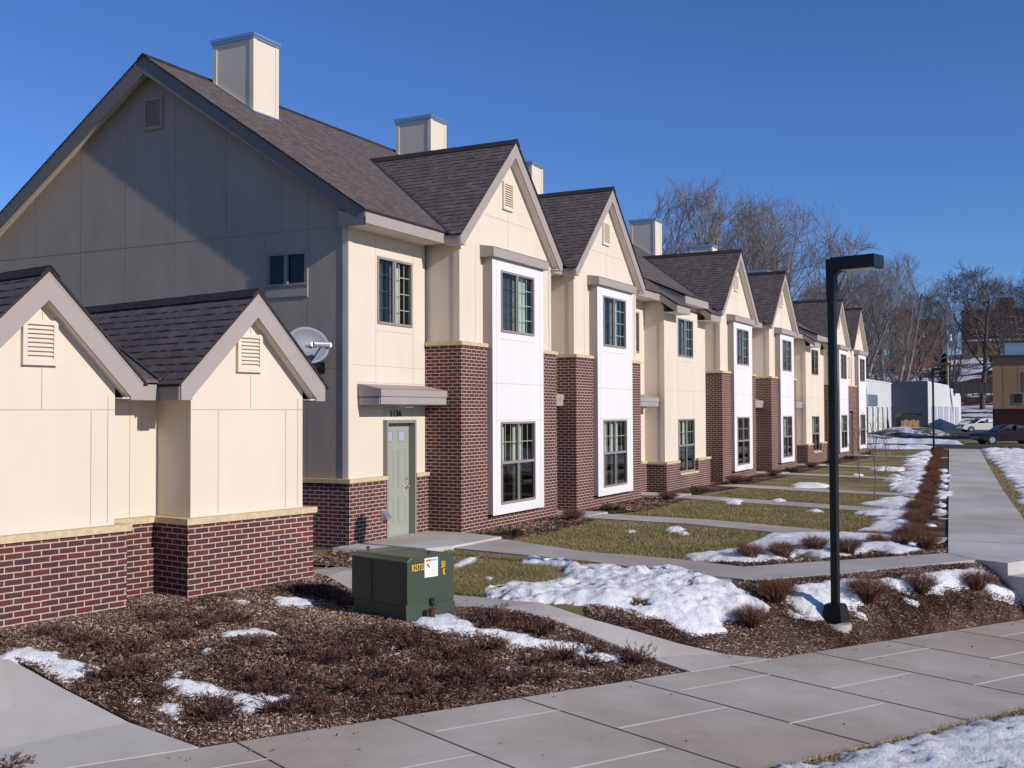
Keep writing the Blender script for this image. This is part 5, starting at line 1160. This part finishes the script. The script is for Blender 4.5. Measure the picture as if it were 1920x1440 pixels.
# ================================================================== THE FAR SIDE
hx = np.arange(-120, 80, 2.0); hy = np.arange(168, 330, 2.0)
def hill_mat():
    m, nt, b = mat_new('leaf_litter_and_snow', .9, .1)
    tc = N(nt, 'ShaderNodeTexCoord'); mp = N(nt, 'ShaderNodeMapping'); mp.inputs['Scale'].default_value = (.09, .16, .5); nt.links.new(tc.outputs['Object'], mp.inputs[0])
    n = noise(nt, 1.0, 8, .72, mp.outputs[0]); r = ramp(nt, n.outputs[0], [(.44, (.055,.036,.026)), (.485, (.16,.11,.075)), (.51, (.66,.68,.72)), (.7, (.80,.82,.86))])
    nt.links.new(r.outputs[0], b.inputs['Base Color']); return m
M['hill'] = hill_mat()
hl_ = grid_mesh('hillside', hx, hy, lambda x, y: zf(x, y)+hill(x, y)+.04, M['hill']); tag(hl_, kind='structure')
def dirt_mat():
    m, nt, b = mat_new('dirt_and_snow', .9, .1)
    n = noise(nt, .55, 8, .75); r = ramp(nt, n.outputs[0], [(.40, (.11,.075,.055)), (.49, (.20,.15,.12)), (.52, (.7,.7,.74))]); nt.links.new(r.outputs[0], b.inputs['Base Color'])
    n2 = noise(nt, 2, 5, .7); bump(nt, b, n2.outputs[0], 1, .3); return m
M['dirt'] = dirt_mat()
def mound(name, px0, px1, dep, h, w_, label):
    a, b_ = at(px0, 770, dep), at(px1, 770, dep); c = (a+b_)/2; L_ = (b_-a).length/2; d = (b_-a).normalized(); q = Vector((-d.y, d.x, 0)); n = 40; V = []; 
    for i in range(n+1):
        for j in range(n+1):
            u, v_ = 2*i/n-1, 2*j/n-1; x = c.x+d.x*L_*u+q.x*w_*v_; y = c.y+d.y*L_*u+q.y*w_*v_; hh = h*max(0, 1-u*u)**.7*max(0, 1-v_*v_)*(.5+1.0*float(fbm(x, y, .35))); V.append((x, y, hh-.02))
    i = (np.arange(n)[:, None]*(n+1)+np.arange(n)[None, :]).ravel(); o = np_mesh(name, V, np.stack([i, i+n+1, i+n+2, i+1], 1), M['dirt'], smooth=True); tag(o, label, kind='structure')
mound('dirt_mound', 1640, 1770, 108, .75, 4, 'mound of dirt and dirty snow'); mound('dirt_mound', 1560, 1700, 88, .5, 4, 'low bank of dirt and snow')
M['offwhite'] = painted('weathered_white', (.58,.58,.56), .06)
M['slate'] = painted('slate_shade_tone', (.085,.095,.125), .05)  # dark tone puts the end wall's shade into its colour
# white garages: a near block and a far block, walls parallel to the townhouses
wg = thing('garage_building', 'white flat-roofed garages, lower lit block nearest the townhouses', 'garage', (-24, 130, 0))
m_ = MB(); m_.box(-30, -20.32, 118, 144.3, -.2, 5.85); part(m_, 'wall', M['offwhite'], wg)
m_ = MB(); m_.box(-30.1, -20.24, 117.9, 144.35, 5.85, 5.98); part(m_, 'roof_edge', M['label_white'], wg)
for k in range(6):
    m_ = MB(); y = 122.3+3.65*k; m_.box(-20.35, -20.24, y, y+3.0, 0, 2.75); m_.box(-20.33, -20.22, y-.12, y, 0, 2.85, 1); m_.box(-20.33, -20.22, y+3.0, y+3.12, 0, 2.85, 1); part(m_, 'garage_door', [M['offwhite'], M['dark']], wg)
m_ = MB(); m_.box(-20.35, -20.2, 125.9, 132.6, 3.0, 4.3); part(m_, 'grey_panel', M['chimcap'], wg)
wg2 = thing('garage_building', 'taller white block with dark shaded end wall and stepped roofline', 'garage', (-20, 155, 0))
m_ = MB(); m_.box(-28, -15.97, 144.44, 144.5, -.2, 6.149); part(m_, 'end_wall', M['slate'], wg2, label='end wall with its shade painted in as dark slate')
m_ = MB(); m_.box(-28, -15.95, 144.5, 171, -.2, 6.15); m_.box(-28, -15.96, 171, 190, -.2, 5.75); part(m_, 'wall', M['offwhite'], wg2)
for k in range(5):
    m_ = MB(); y = 148+8*k; m_.box(-15.97, -15.88, y, y+5.5, 0, 3.0); part(m_, 'garage_door', M['grey'], wg2)
# crate wall, dumpster, tarp
b_ = place(1706, 126); fc = thing('wooden_crate', 'stack of upright orange-brown timber palings before the dark end wall', 'crate', b_, .48)
for k in range(8):
    m_ = MB(); m_.box(-1.0+.26*k, -.80+.26*k, -.05-.03*(k % 2), .03, 0, 1.25+.08*((k*7) % 3)); part(m_, 'plank', M['plank'] if 'plank' in M else M['stone'], fc)
m_ = MB(); m_.box(-1.0, 1.05, .03, .08, .3, .4); m_.box(-1.0, 1.05, .03, .08, .9, 1.0); part(m_, 'rail', M['stone'], fc)
b_ = place(1706, 133); dp = thing('dumpster', 'black dumpster with raised lid behind the timber palings', 'dumpster', b_, .48); dp.scale = (.85, .85, .95)
m_ = MB(); m_.slab([(-1.6, -.7, .1), (1.6, -.7, .1), (1.9, -.7, 1.9), (-1.2, -.7, 2.3), (-1.9, -.7, 1.8)], (0, 1.4, 0)); part(m_, 'bin', M['black'], dp); m_ = MB(); m_.slab([(-1.3, -.7, 2.3), (1.7, -.7, 2.1), (1.7, .7, 1.9), (-1.3, .7, 2.1)], (0, 0, .05)); part(m_, 'lid', M['black'], dp)
b_ = place(1762, 136); V = []; n = 16
for i in range(n+1):
    for j in range(n+1):
        u, v_ = 2*i/n-1, 2*j/n-1; V.append((u*3.2, v_*1.8, 1.5*max(0, 1-abs(u))*(1-v_*v_)*(.7+.5*float(fbm(u*3, v_*3, 1.3))))) 
i = (np.arange(n)[:, None]*(n+1)+np.arange(n)[None, :]).ravel(); M['tarp'] = painted('blue_tarp', (.03,.05,.10), .2, .5, .3)
o = np_mesh('tarp', V, np.stack([i, i+n+1, i+n+2, i+1], 1), M['tarp']); o.location = b_; o.rotation_euler = (0, 0, .3); tag(o, 'crumpled dark blue tarp over a heap beside the white garages', 'tarp')

# cars
def car(loc, rz_, paint, label, L_=4.7):
    t = thing('parked_car', label, 'car', loc, rz_, 'parked cars'); pm = painted(paint[0], paint[1], .02, .35, .35)
    W_ = 1.76; x0 = -L_/2
    prof = [(0, .34), (.03, .62), (.28, .80), (1.35, .92), (3.75, .96), (4.45, .92), (4.68, .78), (4.70, .36)]
    m_ = MB(); m_.slab([(x0+a*L_/4.7, -W_/2, c) for a, c in prof]+[(x0+L_-.6, -W_/2, .24), (x0+.5, -W_/2, .24)], (0, W_, 0)); body = part(m_, 'body', pm, t, bevel=.06)
    top = [(1.25, .90), (1.95, 1.36), (2.3, 1.43), (3.2, 1.42), (3.65, 1.30), (4.15, .95)]; b_ = [( a, -.80 if c < 1 else -.62, c) for a, c in top]
    def cab(sx, sy, sz, name, mat, par, y_out=0.0):
        mm = MB(); P = []; n = len(top)
        for sg in (-1, 1): P += [(x0+(2.7+(a-2.7)*sx)*L_/4.7, sg*((.80 if c < 1 else .60)*sy+y_out), .9+(c-.9)*sz) for a, c in top]
        mm.add(P, [tuple(range(n-1, -1, -1)), tuple(range(n, 2*n))]+[(i, i+1, n+i+1, n+i) for i in range(n-1)]); return part(mm, name, mat, par)
    cab(1, 1, 1, 'cabin', pm, t); cab(.90, 1.0, .86, 'side_glass', M['carglass'], t, .012)
    m_ = MB(); P = [(x0+1.30*L_/4.7, -.70, .95), (x0+1.30*L_/4.7, .70, .95), (x0+1.90*L_/4.7, .56, 1.36), (x0+1.90*L_/4.7, -.56, 1.36)]; m_.add([(a-.02, c, d+.02) for a, c, d in P], [(0, 1, 2, 3)]); part(m_, 'windscreen', M['carglass'], t)
    m_ = MB(); P = [(x0+4.12*L_/4.7, -.70, 1.0), (x0+4.12*L_/4.7, .70, 1.0), (x0+3.72*L_/4.7, .56, 1.30), (x0+3.72*L_/4.7, -.56, 1.30)]; m_.add([(a+.02, c, d+.02) for a, c, d in P], [(3, 2, 1, 0)]); part(m_, 'rear_window', M['carglass'], t)
    for xx in (x0+2.65*L_/4.7,):
        for sg in (-1, 1): m_ = MB(); m_.box(xx-.04, xx+.04, sg*.63, sg*.83, .93, 1.38); part(m_, 'door_pillar', pm, t)
    for xx in (x0+.88, x0+L_-.95):
        for sg in (-1, 1):
            m_ = MB(); m_.tube((xx, sg*(W_/2-.20), .32), (xx, sg*(W_/2+.02), .32), .33, n=20); wh = part(m_, 'wheel', M['black'], t); m_ = MB(); m_.tube((xx, sg*(W_/2+.02), .32), (xx, sg*(W_/2+.035), .32), .20, n=14); part(m_, 'rim', M['silver'], wh)
    for sg in (-1, 1):
        m_ = MB(); m_.box(x0-.01, x0+.12, sg*.5, sg*.82, .60, .74); part(m_, 'headlight', M['dark'], t)
        m_ = MB(); m_.box(x0+L_-.1, x0+L_+.01, sg*.5, sg*.82, .62, .78); part(m_, 'tail_light', M['red'], t)
M['carglass'] = painted('car_glass', (.012,.014,.016), .05, .12, .4); M['red'] = painted('tail_red', (.2,.01,.01), .05, .3, .5)
b_ = place(1842, 110); car((b_[0], b_[1], 0.2), .44, ('white_car_paint', (.75,.73,.66)), 'white sedan parked before the snowy hillside, tail hidden by the tan building')
b_ = place(1888, 78); car((b_[0], b_[1], -.02), .47, ('maroon_car_paint', (.016,.006,.007)), 'dark maroon sedan parked at the end of the pavement')

# tan building at the right
M['tan'] = painted('tan_siding', (.33,.215,.125), .06, .85, .15, 60, .3, streak=True); M['darkbrick'] = painted('dark_brown_base', (.045,.025,.022), .15, .9, .1)
c = place(1862, 90); tn = thing('tan_building', 'tan flat-roofed building with a dark brown base at the right edge', 'building', (c[0], c[1], 0), .06)
tn['base'] = (0, 0, 0)
m_ = MB(); m_.box(0, 14, 0, 10, 2.55, 6.85); m_.box(.8, .803, -.012, 0, 2.6, 6.8, 1); m_.box(1.9, 1.903, -.012, 0, 2.6, 6.8, 1); part(m_, 'wall', [M['tan'], M['seam']], tn)
m_ = MB(); m_.box(-.03, 14, -.05, 10.05, -.2, 2.55); part(m_, 'base_wall', M['darkbrick'], tn)
m_ = MB(); m_.box(-.25, 14.2, -.3, 10.3, 6.85, 7.0); part(m_, 'roof_edge', M['valley'], tn)
m_ = MB(); m_.box(1.0, 12, 1.0, 8, 7.0, 7.9); m_.box(.95, 12.05, .95, 8.05, 7.9, 8.02); part(m_, 'roof_screen', M['chimcap'], tn)
for (a, b2, c_, d) in ((1.5, 2.3, 2.95, 3.85), (2.3, 3.4, 4.0, 5.6)):
    m_ = MB(); m_.box(a, b2, -.04, .0, c_, d); wn = part(m_, 'window', M['frame'], tn); m_ = MB(); m_.box(a+.07, b2-.07, -.05, -.04, c_+.07, d-.07); part(m_, 'pane', M['carglass'], wn)
# brick flats up on the hill
M['redbrick'] = brick_mat('hill_brick', (.30,.11,.06), (.21,.08,.05), (.3,.22,.17)); M['brownbrick'] = brick_mat('hill_brown_brick', (.085,.045,.035), (.06,.035,.03), (.12,.09,.08)); M['buff'] = painted('buff_wall', (.22,.15,.075), .1); M['offwhite'] = painted('weathered_white', (.56,.56,.54), .06)
hz = float(hill(0, 300))
c = place(1808, 255); fl_ = thing('brick_flats', 'dark brown brick flats with a buff ground floor and white band on the hill', 'building', (c[0], c[1], c[2]-1.0), .12); fl_['base'] = (0, 0, 0)
zz0 = EYE+(770-665)/F_PX*255-c[2]+1.0; zz1 = EYE+(770-638)/F_PX*255-c[2]+1.0; zz2 = EYE+(770-583)/F_PX*255-c[2]+1.0
m_ = MB(); m_.box(0, 26, 0, 10, -3, zz1-.1); part(m_, 'ground_floor', M['buff'], fl_); m_ = MB(); m_.box(-.1, 26.1, -.25, 10, zz1-.25, zz1+.15); part(m_, 'white_band', M['white'], fl_)
m_ = MB(); m_.box(0, 26, 0.02, 9.9, zz1+.15, zz2); part(m_, 'wall', M['brownbrick'], fl_); m_ = MB(); m_.box(7.5, 11, 1, 6, zz2, zz2+3.0); m_.box(-.2, 26.2, -.15, 10, zz2, zz2+.25); part(m_, 'parapet', M['brownbrick'], fl_)
for k, (a, z_) in enumerate([(6.2, zz1+1.0), (11.5, zz1+1.0), (6.2, zz1+3.9), (10.2, zz1+3.9), (1.8, zz1+1.0), (1.8, zz1+3.9)]):
    m_ = MB(); m_.box(a, a+2.4, -.03, .02, z_, z_+1.5); wn = part(m_, 'window', M['label_white'], fl_); m_ = MB(); m_.box(a+.12, a+1.12, -.05, -.03, z_+.12, z_+1.38); m_.box(a+1.28, a+2.28, -.05, -.03, z_+.12, z_+1.38); part(m_, 'pane', M['carglass'], wn)
for a in (2.0, 4.2): m_ = MB(); m_.box(a, a+1.1, -.04, .02, zz1-3.2, zz1-.7); part(m_, 'door', M['dark'], fl_)
c = place(1688, 250); rb = thing('brick_building', 'orange-brown brick building half hidden by bare trees on the hill', 'building', (c[0], c[1], c[2]-2), .3); rb['base'] = (0, 0, 0)
h_ = EYE+(770-600)/F_PX*250-c[2]+2; m_ = MB(); m_.box(-1, 9.5, 0, 8, -3, h_); m_.box(-1, 3.5, .01, 8, h_, h_+2.4); part(m_, 'wall', M['redbrick'], rb); m_ = MB(); m_.box(-1.2, 9.7, -.2, 8, h_-.02, h_+.2); m_.box(-1.2, 3.7, -.2, 8, h_+2.4, h_+2.6); part(m_, 'parapet', M['valley'], rb)
m_ = MB(); m_.box(4.6, 5.6, -.03, 0, h_-4, h_-3.1); part(m_, 'window', M['label_white'], rb)
# utility pole and the fence frame
c = place(1778, 172); up = thing('utility_pole', 'pale wooden utility pole with a grey transformer can on the hill', 'utility pole', c); zt2 = EYE+(770-606)/F_PX*172
m_ = MB(); m_.tube((c[0], c[1], c[2]-.5), (c[0], c[1], zt2), .17, .13, n=8); part(m_, 'pole', M['polewood'] if 'polewood' in M else M['stone'], up)
m_ = MB(); m_.tube((c[0]+.45, c[1]-.2, zt2-2.8), (c[0]+.45, c[1]-.2, zt2-1.8), .26, n=10); m_.box(c[0], c[0]+.4, c[1]-.25, c[1]-.15, zt2-2.4, zt2-2.3); part(m_, 'transformer_can', M['silver'], up)
m_ = MB(); m_.box(c[0]-1.2, c[0]+1.2, c[1]-.25, c[1]-.12, zt2-.5, zt2-.38); part(m_, 'crossarm', M['bark_dark'], up)
c = place(1766, 166); m_ = MB(); bw_ = 1.35
for a in (-bw_, bw_): m_.box(a-.12, a+.12, -.1, .1, -.5, 4.3)
m_.box(-bw_-.12, bw_+.12, -.1, .1, 4.3, 4.75)
o = m_.build('gate_frame', M['black']); o.location = (c[0], c[1], EYE+(770-690)/F_PX*166-3.9); o.rotation_euler = (0, 0, .45); tag(o, 'black square timber frame standing on the snowy hillside', 'frame')
c = place(1830, 160); m_ = MB()
for k in range(8): m_.box(-3.2+.9*k, -3.05+.9*k, -.08, .08, 0, 2.0)
m_.box(-3.3, 3.4, -.05, .05, .35, 1.9)
o = m_.build('dark_fence', M['black']); o.location = (c[0]+0, c[1], EYE+(770-742)/F_PX*160-.2); o.location.z = EYE+(770-742)/F_PX*160; o.rotation_euler = (0, 0, .45); tag(o, 'dark solid fence below the snowy slope', 'fence')
